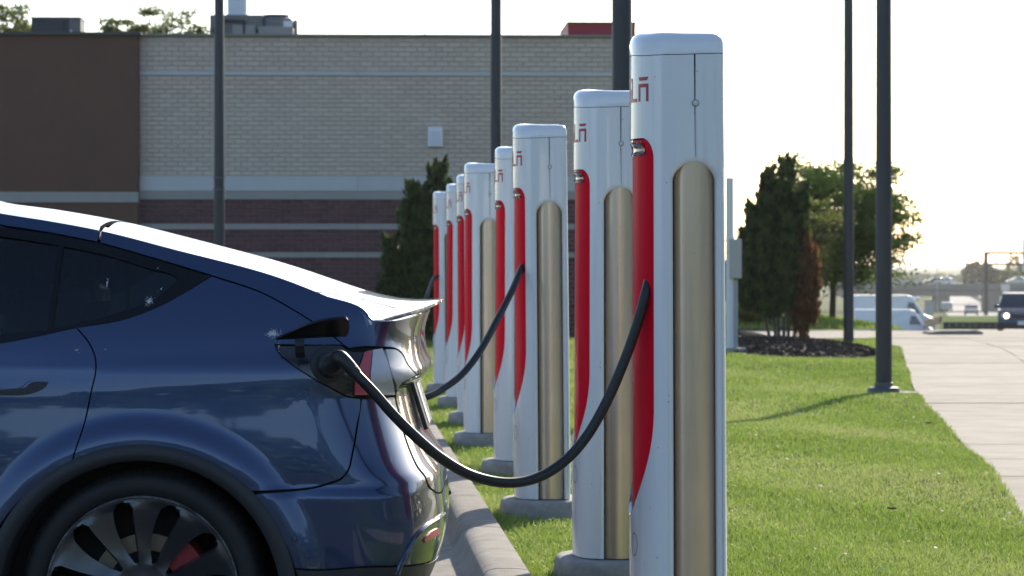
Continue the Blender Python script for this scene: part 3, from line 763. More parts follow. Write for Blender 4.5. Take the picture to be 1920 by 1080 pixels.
M_cal = mat('red caliper', (.36, .015, .03), .35, coat=.4)
M_lensr = mat('red lens', (.52, .085, .11), .4, coat=.1)
M_lensw = mat('clear lens', (.60, .62, .64), .5, coat=.15, spec=.3, noise=(14, .3, (.44, .46, .48)))
M_plate = mat('plate frame', (.02, .02, .02), .35, coat=.4)
def glassy(name, tint, refl=.06):
    if name in MATS: return MATS[name]
    m = bpy.data.materials.new(name); m.use_nodes = True; N = m.node_tree.nodes; L = m.node_tree.links; N.remove(N['Principled BSDF'])
    tr = N.new('ShaderNodeBsdfTransparent'); tr.inputs['Color'].default_value = (*tint, 1)
    gl = N.new('ShaderNodeBsdfGlossy'); gl.inputs['Roughness'].default_value = .02; gl.inputs['Color'].default_value = (.9, .95, 1, 1)
    fr = N.new('ShaderNodeFresnel'); fr.inputs['IOR'].default_value = 1.5
    ms = N.new('ShaderNodeMixShader'); L.new(fr.outputs[0], ms.inputs[0]); L.new(tr.outputs[0], ms.inputs[1]); L.new(gl.outputs[0], ms.inputs[2])
    L.new(ms.outputs[0], N['Material Output'].inputs['Surface']); MATS[name] = m; return m
M_glass = glassy('tinted glass', (.085, .11, .12))
M_roofglass = mat('dark roof glass', (.010, .012, .014), .3, coat=1., coat_rough=.2)

# rear outline of the car in side view, as the photo shows it
_xr = [(801, 540), (801, 576), (792, 605), (787, 627), (789, 649), (794, 672), (803, 688), (801, 700), (784, 709), (768, 718), (772, 740), (778, 765), (786, 795), (798, 828), (815, 856), (827, 873), (830, 895), (831, 912), (833, 923), (836, 960), (833, 1003), (823, 1040), (805, 1080), (782, 1110), (740, 1135)]
_zr = [CZ - (b - HY) * 9.35 / F for a, b in _xr][::-1]; _xv = [(a - 960) * 9.35 / F - CX for a, b in _xr][::-1]
_xr0 = pchip(_zr, _xv); _zg = np.arange(.12, 1.42, .002); _raw = np.array([_xr0(z) for z in _zg]); _ker = np.exp(-.5 * (np.arange(-24, 25) * .002 / .011) ** 2); _ker /= _ker.sum()
_smo = np.convolve(np.pad(_raw, 24, mode='edge'), _ker, mode='valid')
def XRf(z): return float(np.interp(z, _zg, _smo))
XFf = pchip([.2, .35, .5, .65, .8, .95, 1.2], [-3.62, -3.74, -3.76, -3.74, -3.66, -3.45, -3.2])
CA, CN, CAF = .36, 4.0, .95
def inset(x, z):
    i = .045 * max(0, (.52 - z) / .4) ** 2 + .022 * sstep(.68, 1.0, z)
    i += .010 * sstep(.95, 1.06, z - .045 * (x - .2))                            # shoulder
    i += .60 * max(0, z - 1.0) ** 1.28
    for wx in (0., -2.89):
        r = math.hypot(x - wx, z - .335); i -= .020 * sstep(.55, .47, r)
    i -= .014 * sstep(.672, .628, z) * sstep(.25, .6, x)
    return i
def carP(u, z):
    xr = XRf(z); us = xr - CA; xf = XFf(z); uf = xf + CAF
    if u > us:
        th = min((u - us) / CA, math.pi / 2 + .03); s, c = math.sin(th), math.cos(th); nn_ = (s ** CN + abs(c) ** CN) ** (1 / CN); s, c = s / nn_, c / nn_; x = us + CA * s
    elif u < uf:
        th = min((uf - u) / CAF, math.pi / 2); s, c = math.sin(th), max(math.cos(th), 0.); nn_ = (s ** 2.3 + c ** 2.3) ** (1 / 2.3); s, c = s / nn_, c / nn_; x = uf - CAF * s
    else: x, c = u, 1.
    return Vector((x, -(HWID - inset(x, z)) * c, z))
def ucen(z): return XRf(z) - CA + CA * math.pi / 2 + .0022
def ufr(z): return XFf(z) + CAF - CAF * math.pi / 2
def u_of_x(x, z):
    us = XRf(z) - CA
    if x <= us: return x
    s = min((x - us) / CA, 1.); c = max(1 - s ** CN, 0.) ** (1 / CN); return us + CA * math.atan2(s, c)
def uz(px, py):
    """where the photo's pixel lies on the car side: (u, z)"""
    Y = 8.63
    for k in range(14):
        x = (px - 960) * Y / F - CX; z = CZ - (py - HY) * Y / F; u = u_of_x(x, z); Y = .5 * Y + .5 * (CYC + carP(u, z).y)
    return (u, z)
def poly(*pts):
    """pixel pairs, or ('l', u, z) in car metres, or ('c', z) on the centre line at the tail"""
    o = []
    for p in pts:
        if p[0] == 'l': o.append((p[1], p[2]))
        elif p[0] == 'c': o.append((ucen(p[1]), p[1]))
        elif p[0] == 'cp': z = CZ - (p[1] - HY) * 9.35 / F; o.append((ucen(z), z))
        else: o.append(uz(*p))
    return o
oside = lambda p: Vector((p.x - .2, p.y * 3, 0)) if p.x > .2 else Vector((0, -1, 0)) if p.x > -3 else Vector((p.x + 2.6, p.y * 3, 0))
G = .0022
def sp(name, pts, m_=PAINT, gap=G, both=True, parent=car, **k):
    k.setdefault('grid', .035)
    o = surf_panel(name, pts, carP, m_, parent, oside, gap=gap, **k)
    if both: surf_panel(name, pts, carP, m_, parent, oside, gap=gap, mirror=True, **k)
    return o
ARCH_O = [(463, 923), (417, 890), (367, 863), (317, 850), (260, 845.5), (200, 852), (133, 871)]
HATCH_LN = [(397, 517), (500, 553), (545, 578), (590, 606), (627, 632), (644, 647)]
DOOR_LN = [(143, 614), (167, 643), (178, 668), (180, 690), (172, 730), (160, 787), (133, 871)]
BAY = [(515, 646), (560, 647), (644, 648), (654, 655), (684, 659), (664, 741), (676, 747), (652, 744), (627, 731), (585, 708), (543, 680), (521, 659)]
BELT = [(143, 614), (233, 598), (300, 573), (350, 546), (397, 517)]
q_near = poly(*DOOR_LN[::-1], *BELT[1:], *HATCH_LN[1:], *BAY[0:2][::-1], *[BAY[0], BAY[11], BAY[10], BAY[9], BAY[8], BAY[7], BAY[6]], (677, 752), (670, 797), (660, 853), (652, 883), (640, 897), (620, 905), *ARCH_O[:-1])
POL = [(0., .335, .455, .575, (.465, .475, .482, .489, .496, .503, .510, .517, .524, .531, .538, .546, .556, .568), .02)]
quarter = sp('quarter_panel', q_near, both=False, grid=.018, polar=POL)
q_far = poly(*DOOR_LN[::-1], *BELT[1:], *HATCH_LN[1:], (654, 655), (684, 659), (664, 741), (677, 752), (670, 797), (660, 853), (652, 883), (640, 897), (620, 905), *ARCH_O[:-1])
surf_panel('quarter_panel', q_far, carP, PAINT, car, oside, gap=G, mirror=True, grid=.05)
archc = lambda wx, a, r=.457: ('l', wx + r * math.cos(R(a)), .335 + r * math.sin(R(a)))
rdoor = sp('rear_door', poly(*DOOR_LN, (87, 897), (43, 933), (0, 987), ('l', -.445, .40), ('l', -.455, .30), ('l', -1.12, .285), ('l', -1.19, .5), ('l', -1.17, .8), ('l', -1.08, 1.035), ('l', -.80, 1.05), (0, 643)), grid=.02, polar=POL)
sp('front_door', poly(('l', -1.13, .285), ('l', -1.2, .5), ('l', -1.18, .8), ('l', -1.09, 1.035), ('l', -2.28, 1.0), ('l', -2.32, .8), ('l', -2.25, .5), ('l', -2.2, .285)), grid=.06)
sp('front_wing', poly(('l', -2.21, .285), ('l', -2.26, .5), ('l', -2.33, .8), ('l', -2.29, 1.0), ('l', -2.7, .93), ('l', -3.3, .82), ('l', -3.55, .72), ('l', -3.58, .62), archc(-2.89, 145), archc(-2.89, 120), archc(-2.89, 90), archc(-2.89, 60), archc(-2.89, 30), archc(-2.89, 5)), grid=.06)
sp('front_bumper', poly(('l', -3.59, .61), ('l', -3.56, .71), ('l', ufr(.72), .72), ('l', ufr(.5), .5), ('l', ufr(.3), .3), ('l', -3.33, .3), archc(-2.89, 172), archc(-2.89, 160)), grid=.07)
sp('sill', poly(('l', -.46, .295), ('l', -2.44, .28), ('l', -2.42, .2), ('l', -.46, .21)), M_plas, grid=.06)
# tail: bumper, tailgate, lamps
bump_pts = poly((467, 927), (620, 906), (640, 898), (652, 884), (660, 854), (670, 798), (677.5, 748), (740, 743), (748, 777), (757, 813), (770, 850), (783, 877), (797, 895), (803, 912), (812, 920), ('cp', 916), ('cp', 935), ('cp', 960), ('cp', 1003), ('cp', 1046), (770, 1060), (700, 1062), (600, 1068), (552, 1066), (540, 1030), (520, 993), (507, 973))
bumper = sp('rear_bumper', bump_pts, grid=.013, polar=POL)
sp('lower_rear_trim', poly((552.5, 1067), (600, 1069), (700, 1063), (770, 1061), ('cp', 1047), ('cp', 1080), ('cp', 1120), (700, 1150), (590, 1160), (575, 1130), (562, 1092)), M_plas, grid=.035)
gate_up = poly((187, 455), (300, 487.5), *HATCH_LN, (654, 654), (671, 651), (716, 651), (740, 653), (753, 661), (766, 685), (781, 703), ('cp', 700), ('cp', 685), ('cp', 660), ('cp', 630), ('cp', 600), ('cp', 585), (775, 592), (730, 601), (700, 600), (690, 586), (600, 550), (500, 513), (400, 487), (333, 469.5), (250, 448), (190, 433))
gate = sp('tailgate_side', gate_up, grid=.02)
sp('tailgate_lower', poly((742, 741), (743, 735), (755, 718), (781, 705), ('cp', 703), ('cp', 718), ('cp', 740), ('cp', 795), ('cp', 856), ('cp', 895), ('cp', 915), (812, 919), (804, 911), (798, 894), (784, 876), (771, 849), (758, 812), (749, 776)), grid=.018)
lampr = sp('tail_light', poly((683, 660), (697, 656), (693, 700), (699, 741), (664, 741)), M_lensr, gap=.001, off=.002, grid=.03)
sp('tail_light_lens', poly((698, 656), (716, 653), (724, 672), (733, 705), (740, 741), (700, 741), (694, 700)), M_lensw, gap=.001, off=.003, grid=.03)
sp('tailgate_light', poly((722, 655), (740, 655), (752, 663), (764, 686), (779, 703), (754, 716), (743, 733), (735, 704), (727, 676)), M_lensw, gap=.001, off=.002, grid=.02)
sp('reflector', poly((793, 1012), (806, 998), (820, 990), (822, 1000), (808, 1010), (795, 1017)), M_lensr, gap=0, off=.004, both=True, grid=.02, skirt=.006)
# swage strip round the reflector: a raised rib on the bumper
def rib(name, pts, r, m_, lift, mirror=False):
    c = []
    for p in pts:
        u, z = uz(*p) if p[0] != 'cp' else poly(p)[0]; q = carP(u, z) + fd_normal(carP, u, z, oside) * lift; c.append(Vector((q.x, -q.y if mirror else q.y, q.z)))
    return MB().tube(catmull(c, 6), r, 8).build(name, m_, car, True)
for mi in (False, True): rib('bumper_rib', [(745, 1076), (753, 1055), (765, 1030), (780, 1006), (800, 986), (820, 973), (831, 964)], .009, PAINT, -.001, mi)
# flat arch liners round the wheels
def arch_trim(wx, mirror):
    v = []; f = []; n = 40
    for i in range(n + 1):
        a = R(-8 + 196 * i / n)
        for (r, d) in ((.4545, .002), (.452, -.004), (.43, -.006), (.409, -.004), (.405, .004), (.400, .12)):
            x, z = wx + r * math.cos(a), .335 + r * math.sin(a); q = carP(x, max(z, .22)); y = q.y + d; v.append((x, -y if mirror else y, z))
    for i in range(n):
        for j in range(5): b = i * 6 + j; f.append((b, b + 1, b + 7, b + 6))
    return pyd('wheel_arch_trim', v, f, M_plas, car, smooth=True)
def arch_well(wx, mirror):
    v = []; f = []; n = 24
    for i in range(n + 1):
        a = R(-25 + 230 * i / n)
        for y in (-.86, -.50): v.append((wx + .402 * math.cos(a), (-y if mirror else y), .335 + .402 * math.sin(a)))
    for i in range(n): b = 2 * i; f.append((b, b + 1, b + 3, b + 2))
    f.append(tuple(2 * i + 1 for i in range(n + 1)))
    return pyd('wheel_well', v, f, M_under, car)
for wx in (0., -2.89):
    for mi in (False, True): arch_trim(wx, mi); arch_well(wx, mi)
# windows: black surround with glass panes set in
gl_q = poly((119, 461), (167, 470), (225, 485), (283, 503), (330, 519), (334, 524), (300, 553), (233, 582), (167, 600), (99, 616))
gl_r = poly((109, 459), (50, 449), (0, 442), ('l', -.75, 1.455), ('l', -1.12, 1.49), ('l', -1.06, 1.075), ('l', -.75, 1.085), (0, 627), (89, 618))
gl_f = [(-1.2, 1.49), (-1.55, 1.46), (-1.85, 1.36), (-2.28, 1.06), (-2.2, 1.05), (-1.15, 1.075)]
sur = poly((187, 455.5), (300, 488), (395, 517), (350, 547), (300, 573.5), (233, 598.5), (143, 614.5), (0, 643.5), ('l', -.80, 1.053), ('l', -1.09, 1.04), ('l', -2.28, 1.01), ('l', -2.36, 1.05), ('l', -1.9, 1.39), ('l', -1.6, 1.495), ('l', -1.2, 1.525), ('l', -.8, 1.492), (0, 423.5), (90, 437))
hol = [smooth_outline(g_) for g_ in (gl_q, gl_r, gl_f)]
sp('window_surround', sur, M_trim, gap=.001, holes=hol, grid=.04, off=-.003)
for nm, g_ in (('quarter_window', gl_q), ('rear_door_window', gl_r), ('front_door_window', gl_f)): sp(nm, g_, M_glass, gap=-.002, off=-.009, grid=.05, skirt=0)
sp('roof_rail', poly((183, 454), (90, 436), (0, 422), ('l', -.8, 1.494), ('l', -1.2, 1.527), ('l', -1.6, 1.497), ('l', -1.9, 1.392), ('l', -2.4, 1.03), ('l', -2.43, 1.06), ('l', -1.95, 1.44), ('l', -1.6, 1.535), ('l', -1.2, 1.562), ('l', -.8, 1.527), (0, 400), (100, 416), (188, 432.5)), grid=.03)
# black backing behind the panel gaps
back = poly((183, 450), (300, 482), (400, 512), (500, 545), (600, 590), (690, 600), ('cp', 600), ('cp', 700), ('cp', 760), ('cp', 900), ('cp', 1000), ('cp', 1090), (600, 1130), ('l', .44, .3), archc(0, 20, .47), archc(0, 60, .47), archc(0, 90, .47), archc(0, 120, .47), archc(0, 160, .47), ('l', -.46, .3), ('l', -.46, .24), ('l', -2.42, .24), ('l', -2.42, .3), archc(-2.89, 20, .47), archc(-2.89, 60, .47), archc(-2.89, 90, .47), archc(-2.89, 120, .47), archc(-2.89, 160, .47), ('l', -3.37, .3), ('l', ufr(.35), .35), ('l', ufr(.7), .7), ('l', -3.4, .8), ('l', -2.4, .98), ('l', -1.1, 1.03), (0, 650), (143, 622), (233, 606), (300, 582), (350, 556), (395, 527), (300, 493), (187, 460))
sp('body_shell', back, M_under, gap=.004, off=-.016, grid=.05, skirt=0)

# top surfaces: bonnet, screen, roof, tailgate glass lie on T(x, s), s = 0 near edge ... 2 far edge
ZE = pchip(*zip(*sorted([(-3.75, .55), (-3.6, .70), (-3.3, .82), (-2.9, .90), (-2.43, 1.03), (-1.95, 1.44), (-1.6, 1.535), (-1.2, 1.562), (-.8, 1.527)] + [uz(*p) for p in ((0, 400), (100, 416), (190, 433), (333, 469.5), (500, 513), (600, 550), (690, 586))])))
def roofc(px, py): p = at(px, py, 9.58); return (p.x - CX, p.z)
ZC = pchip(*zip(*sorted([(-3.77, .60), (-3.6, .78), (-3.2, .93), (-2.75, 1.03), (-2.5, 1.10), (-1.75, 1.545), (-1.2, 1.618), (-.85, 1.59)] + [roofc(*p) for p in ((0, 378), (100, 391.5), (230, 415), (333, 440.5), (433, 467), (500, 485), (560, 504), (640, 531), (700, 549), (724, 553.5))])))
def T(x, s):
    ze, zc = ZE(x), ZC(x); ye = carP(x if x < .35 else u_of_x(x, ze), ze).y
    w = abs(1 - s); return Vector((x, ye * (1 if s <= 1 else -1) * w, zc - (zc - ze) * w ** 2.4))
up = (0, 0, 1)
def tp(name, pts, m_, **k):
    k.setdefault('grid', .06); return surf_panel(name, pts, T, m_, car, up, gu=k.pop('gu', .06), **k)
XG = roofc(230, 415)[0]
tp('roof_glass', [(-1.72, .13), (XG + .017, .13), (XG - .004, 1), (XG + .017, 1.87), (-1.72, 1.87), (-1.76, 1)], M_roofglass, gap=.004, off=-.001)
for s0, s1 in ((.0, .13), (1.87, 2.0)): tp('roof_side', [(-2.4, s0), (-1.6, s0), (-.8, s0), (XG + .026 if s0 == 0 else XG + .017, s0), (XG + .017, s1) if s0 == 0 else (XG + .026, s1), (-1.6, s1), (-2.4, s1)], PAINT, gap=.001, grid=.02)
tp('windscreen', [(-2.48, .12), (-1.74, .13), (-1.77, 1), (-1.74, 1.87), (-2.48, 1.88), (-2.56, 1)], M_glass, gap=.003)
tp('bonnet', [(-3.6, .3), (-3.3, .12), (-2.52, .04), (-2.6, 1), (-2.52, 1.96), (-3.3, 1.88), (-3.6, 1.7), (-3.68, 1)], PAINT, gap=.003)
tp('nose_panel', [(-3.74, .05), (-3.3, .02), (-3.31, .11), (-3.61, .29), (-3.69, 1), (-3.61, 1.71), (-3.31, 1.89), (-3.3, 1.98), (-3.74, 1.95), (-3.77, 1)], PAINT, gap=.002)
XE = .622
tp('tailgate_glass', [(XG + .034, .17), (.2, .17), (.45, .22), (.575, .36), (.60, 1), (.575, 1.64), (.45, 1.78), (.2, 1.83), (XG + .034, 1.83), (XG + .005, 1)], M_roofglass, gap=.002, off=-.0015)
tp('tailgate_frame', [(XG + .034, 0), (.2, 0), (.45, 0), (XE, 0), (XE, .5), (XE, 1), (XE, 1.5), (XE, 2), (.45, 2), (.2, 2), (XG + .034, 2), (XG + .026, 1.83), (XG + .034, 1.83), (.2, 1.83), (.45, 1.78), (.575, 1.64), (.60, 1), (.575, .36), (.45, .22), (.2, .17), (XG + .034, .17), (XG + .026, .17)], PAINT, gap=.0005, grid=.035, gu=.035)
tp('roof_backing', [(-1.7, .02), (XE - .03, .04), (XE - .03, 1.96), (-1.7, 1.98)], M_under, off=-.03, skirt=0)
# spoiler: ducktail that grows out of the tailgate
def sp_edge(s):
    w = abs(1 - s); k = 1 - w
    x = .655 + .198 * (1 - w ** 2.2); fr = 1 - w ** 2.2; z = 1.137 + .062 * (.78 * fr + .22 * fr ** 6)
    y = carP(u_of_x(.64, 1.137), 1.137).y; return Vector((x, y * w * (1 if s <= 1 else -1), z))
v = []; f = []; NS = 41; PR = 9
for i in range(NS):
    s = 2 * i / (NS - 1); a = T(XE + .001, s); e = sp_edge(s); d = (T(XE, s) - T(XE - .03, s)).normalized()
    a0 = a + Vector((0, 0, .0005)); ctrl = a0 + d * (e - a0).length * .5
    if ctrl.z > max(a0.z, e.z) + .0: ctrl.z = min(ctrl.z, max(a0.z, e.z))
    row = []
    for k in range(PR):
        t_ = k / (PR - 1); row.append(a0 * (1 - t_) ** 2 + ctrl * 2 * t_ * (1 - t_) + e * t_ * t_)
    e2 = e + Vector((.001, 0, -.007)); e3 = e + Vector((-.006, 0, -.013)); w = abs(1 - s)
    zz = 1.155 - .045 * w ** 2; hb = carP(ucen(zz) - (ucen(zz) - u_of_x(.60, zz)) * w, zz); hb = Vector((min(hb.x, e.x) - .012, e.y * .985, min(zz, e.z - .014)))
    row += [e2, e3, e3 * .45 + hb * .55 + Vector((0, 0, .004)), hb, Vector((a.x - .05, a.y * .96, a.z - .05))]
    v += row
RW = PR + 5
for i in range(NS - 1):
    for k in range(RW - 1): f.append((i * RW + k, (i + 1) * RW + k, (i + 1) * RW + k + 1, i * RW + k + 1))
f.append(tuple(range(RW))); f.append(tuple((NS - 1) * RW + k for k in range(RW))[::-1])
o = pyd('spoiler', v, f, PAINT, car, smooth=True); o.data.set_sharp_from_angle(angle=R(40))
# number plate in the tailgate recess
pz = [(.79, 768, 715), (.0, 800, 806)]
a = at(771, 716, 9.3); b = at(799, 806, 9.3); a, b = a - Vector((CX, CYC, 0)), b - Vector((CX, CYC, 0)); dirp = (b - a).normalized()
mid = (a + b) / 2; ang = math.atan2(dirp.x, -dirp.z)
rot = Matrix.Rotation(-ang, 3, 'Y')
plate = MB().box((mid.x, 0, mid.z), (.014, .53, (b - a).length), bev=.003, rot=rot).build('plate_frame', M_plate, car)
MB().box((mid.x + .006, 0, mid.z + .002), (.008, .31, (b - a).length * .86), bev=.002, rot=rot).build('number_plate', mat('plate white', (.7, .7, .68), .4), plate)
# door handle: a flush lever over a dark recess
hp = poly((-60, 737), (0, 731), (48, 727), (57, 718), (75, 715.5), (91, 716), (86, 725), (66, 736), (0, 742), (-60, 746))
hd = sp('door_handle', hp, M_plas, gap=0, off=.002, grid=.03, skirt=.003)
sp('handle_lever', poly((-62, 734), (0, 728.5), (42, 725), (52, 716), (62, 714), (46, 713), (0, 718), (-62, 722)), PAINT, gap=0, off=.004, grid=.03, skirt=.004)
# parking sensor rings
q = uz(552, 1010); c = carP(*q); nrm = fd_normal(carP, *q, oside); Mx = Matrix.Translation(c) @ nrm.to_track_quat('Z', 'Y').to_matrix().to_4x4()
MB().lathe([(.0085, -.002), (.0085, .0012), (.0068, .0012), (.0068, -.002)], 20, Mx, cap=False).build('parking_sensor', M_trim, car)
MB().lathe([(.0062, -.002), (.0062, .001), (.003, .0012)], 16, Mx).build('sensor_face', PAINT, car)
# charge port: bay, socket, open flap on its arm
bay = surf_panel('charge_port_bay', poly(*BAY), carP, mat('bay black', (.012, .014, .017), .22, coat=.4), car, oside, gap=.002, off=-.006, grid=.03)
pc = carP(*uz(616, 684)); pn = Vector((0.18, -1, 0)).normalized(); Mx = Matrix.Translation(pc + pn * .0) @ pn.to_track_quat('Z', 'Y').to_matrix().to_4x4()
MB().lathe([(.052, -.012), (.052, .004), (.046, .008), (.030, .008), (.028, -.01)], 28, Mx).build('socket', M_plas, bay, True)
fl = [(517, 637), (545, 623), (582, 608), (616, 599.5), (651.5, 596), (655.5, 600), (656.5, 610), (654, 624), (650, 631), (600, 632.5), (560, 635)]
# flap hangs outwards from its lower edge: top edge 9 cm further out
fo = smooth_outline([(at(a_, b_, 8.6).x - CX, at(a_, b_, 8.6).z) for a_, b_ in fl], step=.012); zlo = fo[:, 1].min()
def flP(u, z): return Vector((u, -.985 - .9 * (z - zlo) - .02 * math.sin((u - fo[:, 0].min()) * 14), z))
flap = surf_panel('charge_flap', fo, flP, M_trim, car, lambda p: Vector((0, -1, -.2)), grid=.02, smooth=False, skirt=.009)
sides = []
for nm, dd in (('flap_back', .0085),):
    surf_panel(nm, fo, flP, PAINT, flap, lambda p: Vector((0, 1, .2)), grid=.03, smooth=False, skirt=0, off=dd)
c = [Vector((at(562, y_, 8.6).x - CX, yy, at(562, y_, 8.6).z)) for y_, yy in ((672, -.945), (662, -.975), (648, -.995), (636, -.988))]
v = []; 
for p in c: v += [p + Vector((-.0135, 0, 0)), p + Vector((.0135, 0, 0)), p + Vector((.0135, .008, 0)), p + Vector((-.0135, .008, 0))]
pyd('flap_arm', v, [(4 * i + j, 4 * i + (j + 1) % 4, 4 * i + 4 + (j + 1) % 4, 4 * i + 4 + j) for i in range(3) for j in range(4)] + [(3, 2, 1, 0), (12, 13, 14, 15)], M_plas, car)
# the cable's plug sits in the socket: part of the cable
pw = pc + Vector((CX, CYC, 0)); h0 = C1[0]; base = cab1.location
hs = catmull([pw - pn * -.005 - base, pw + pn * .05 - base, pw + pn * .085 + Vector((.012, 0, .012)) - base, h0 + Vector((-.004, .0, .008)) - base, C1[1] - base], 6)
MB().tube(hs, [.030 - .012 * i / (len(hs) - 1) for i in range(len(hs))], 16).build('plug_handle', mat('black plastic', (.015, .015, .016), .45), cab1, True)
M2 = Matrix.Translation(pw + pn * .012 - base) @ pn.to_track_quat('Z', 'Y').to_matrix().to_4x4()
MB().lathe([(.036, -.02), (.038, .02), (.034, .04), (.026, .05)], 24, M2).build('plug_head', MATS['black plastic'], cab1, True)

# wheels
def dish(r): return -.012 * sstep(.10, .27, r) * 0 + .030 * (1 - sstep(.05, .255, r)) - .006
def rimP(a, b):
    r = math.hypot(a, b); ph = ((math.atan2(a, b) + R(12)) * 11 / (2 * math.pi)) % 1.0      # each spoke is a blade, one edge lower than the other
    tw = (ph - .5) * .030 * sstep(.075, .13, r) * sstep(.272, .245, r)
    return Vector((a, -(.955 - .022) + dish(r) + tw + .010 * math.sin(math.pi * min(max((r - .08) / .19, 0), 1)), b))
def spoke_hole(k, n=11):
    a0 = 2 * math.pi * k / n - R(12); pts = []
    def pt(r, a): return (r * math.sin(a), r * math.cos(a))
    inner, outer = .086, .264
    rs = inner + (outer - inner) * (.5 - .5 * np.cos(np.linspace(0, np.pi, 16)))
    L_ = []; R_ = []
    for r in rs:
        t = (r - inner) / (outer - inner); sw = -R(2.6) * math.sin(math.pi * t); hw = R(8.4 - 1.9 * t + 1.2 * math.sin(math.pi * t)) * min(1, .45 + 3.2 * min(t, 1.0)) * min(1, .62 + 4 * (1 - t))
        L_.append(pt(r, a0 + sw - hw)); R_.append(pt(r, a0 + sw + hw))
    return smooth_outline(L_ + R_[::-1], ang=60, step=.012)
def build_wheel():
    t = bpy.data.objects.new('wheel', None); COL.objects.link(t); t.parent = car
    Ry = Matrix.Rotation(R(90), 4, 'X')
    yo = .93   # outer face distance from the centre line
    tyre_prof = [(.278, yo - .012), (.290, yo + .004), (.312, yo + .010), (.330, yo + .006), (.344, yo - .008), (.352, yo - .03), (.356, yo - .07), (.356, yo - .18), (.350, yo - .23), (.31, yo - .25), (.278, yo - .235)]
    m = MB(); m.lathe(tyre_prof, 72, Ry, cap=False); ty = m.build('tyre', M_tyre, t, True, 60)
    for g in range(60):       # sipes on the shoulder
        a = 2 * math.pi * g / 60; c_, s_ = math.cos(a), math.sin(a)
    v = []; f = []
    for g in range(72):
        a = 2 * math.pi * g / 72; da = .006
        b = len(v)
        for (r, y) in ((.337, yo + .0035), (.3475, yo - .0085), (.3545, yo - .04)):
            for s in (-1, 1): v.append(((r + .0012) * math.sin(a + s * da), -(y + .0012), (r + .0012) * math.cos(a + s * da)))
        f += [(b, b + 1, b + 3, b + 2), (b + 2, b + 3, b + 5, b + 4)]
    o = pyd('tread_grooves', v, f, M_under, ty); o['kind'] = 'stuff'
    circ = [(.2735 * math.sin(2 * math.pi * i / 96), .2735 * math.cos(2 * math.pi * i / 96)) for i in range(96)]
    rim = surf_panel('rim', circ, rimP, M_rim, t, lambda p: Vector((0, -1, 0)), holes=[spoke_hole(k) for k in range(11)], grid=.011, smooth=False, skirt=.03, hole_skirt=.028)
    m = MB(); m.lathe([(.273, yo - .008), (.2755, yo + .002), (.279, yo + .003), (.281, yo - .004)], 96, Ry, cap=False); m.build('rim_edge', M_rimedge, rim, True)
    m = MB(); m.lathe([(.270, yo - .02), (.266, yo - .06), (.255, yo - .2)], 64, Ry, cap=False); m.build('barrel', M_under, rim, True)
    m = MB(); m.lathe([(.0, yo - .025), (.030, yo - .028), (.034, yo - .034), (.036, yo - .06)], 24, Ry, cap=False); m.build('hub_cap', M_rim, rim, True)
    m = MB(); m.lathe([(.05, yo - .1), (.163, yo - .1), (.163, yo - .125), (.05, yo - .125)], 64, Ry); dsc = m.build('brake_disc', M_disc, t, True, 30)
    m = MB(); m.lathe([(.03, yo - .07), (.108, yo - .075), (.114, yo - .1)], 40, Ry, cap=False); m.build('disc_bell', M_under, dsc, True)
    # caliper: arc block
    v = []; f = []
    for i in range(9):
        a = R(38 + 44 * i / 8)
        for (r, y) in ((.10, yo - .052), (.19, yo - .048), (.196, yo - .14), (.10, yo - .14)): v.append((r * math.sin(a), -y, r * math.cos(a)))
    for i in range(8):
        for j in range(4): f.append((4 * i + j, 4 * i + (j + 1) % 4, 4 * i + 4 + (j + 1) % 4, 4 * i + 4 + j))
    f += [(3, 2, 1, 0), (32, 33, 34, 35)]
    pyd('brake_caliper', v, f, M_cal, t, smooth=False)
    t.location = (0, 0, .356); return t
w0 = build_wheel()
for (x, flip) in ((-2.89, 0), (0, 1), (-2.89, 1)):
    c_ = copy_tree(w0, car); c_.location = (x, 0, .356); c_.rotation_euler = (0, 0, math.pi if flip else 0)
# cabin
MB().box((-1.45, 0, .52), (3.2, 1.62, .5), bev=.05).build('floor_pan', M_under, car)
MB().box((-1.6, 0, .24), (3.6, 1.5, .1), bev=.02).build('underbody', M_under, car)
M_seat = mat('dark seat vinyl', (.03, .03, .032), .5)
for (x, y_) in ((-.42, -.36), (-.42, .36), (-.42, 0), (-1.45, -.38), (-1.45, .38)):
    m = MB(); m.box((x, y_, .98), (.16, .46 if y_ else .26, .56), bev=.05, rot=Matrix.Rotation(R(14), 3, 'Y')); s_ = m.build('seat_back', M_seat, car)
    if y_: MB().box((x + .09, y_, 1.31), (.1, .27, .15), bev=.04, rot=Matrix.Rotation(R(14), 3, 'Y')).build('headrest', M_seat, s_)
    MB().box((x - .28, y_, .74), (.5, .48 if y_ else .24, .14), bev=.05).build('seat_cushion', M_seat, car)
# droppings dried on the paint and glass
M_drop = mat('dried dropping', (.62, .63, .62), .8, noise=(60, .6, (.35, .35, .33)))
def splat(px, py, sx, sy, n, seed, ang=0., lift=.0015):
    r = random.Random(seed); v = []; f = []
    for k in range(n):
        a = r.uniform(0, 2 * math.pi); d = abs(r.gauss(0, .5)); ox, oy = d * math.cos(a) * sx, d * math.sin(a) * sy
        ox, oy = ox * math.cos(ang) - oy * math.sin(ang), ox * math.sin(ang) + oy * math.cos(ang)
        m_ = r.randint(5, 7); rad = r.uniform(.6, 1.5) * max(.25, 1 - .5 * d); b = len(v)
        for j in range(m_):
            t_ = 2 * math.pi * j / m_; rr = rad * r.uniform(.5, 1.2); u, z = uz(px + ox + rr * math.cos(t_) * 1.1, py + oy + rr * math.sin(t_)); v.append(carP(u, z) + fd_normal(carP, u, z, oside) * (lift + .0001 * k / n))
        f.append(tuple(range(b, b + m_)))
    return pyd('dropping', v, f, M_drop, car)
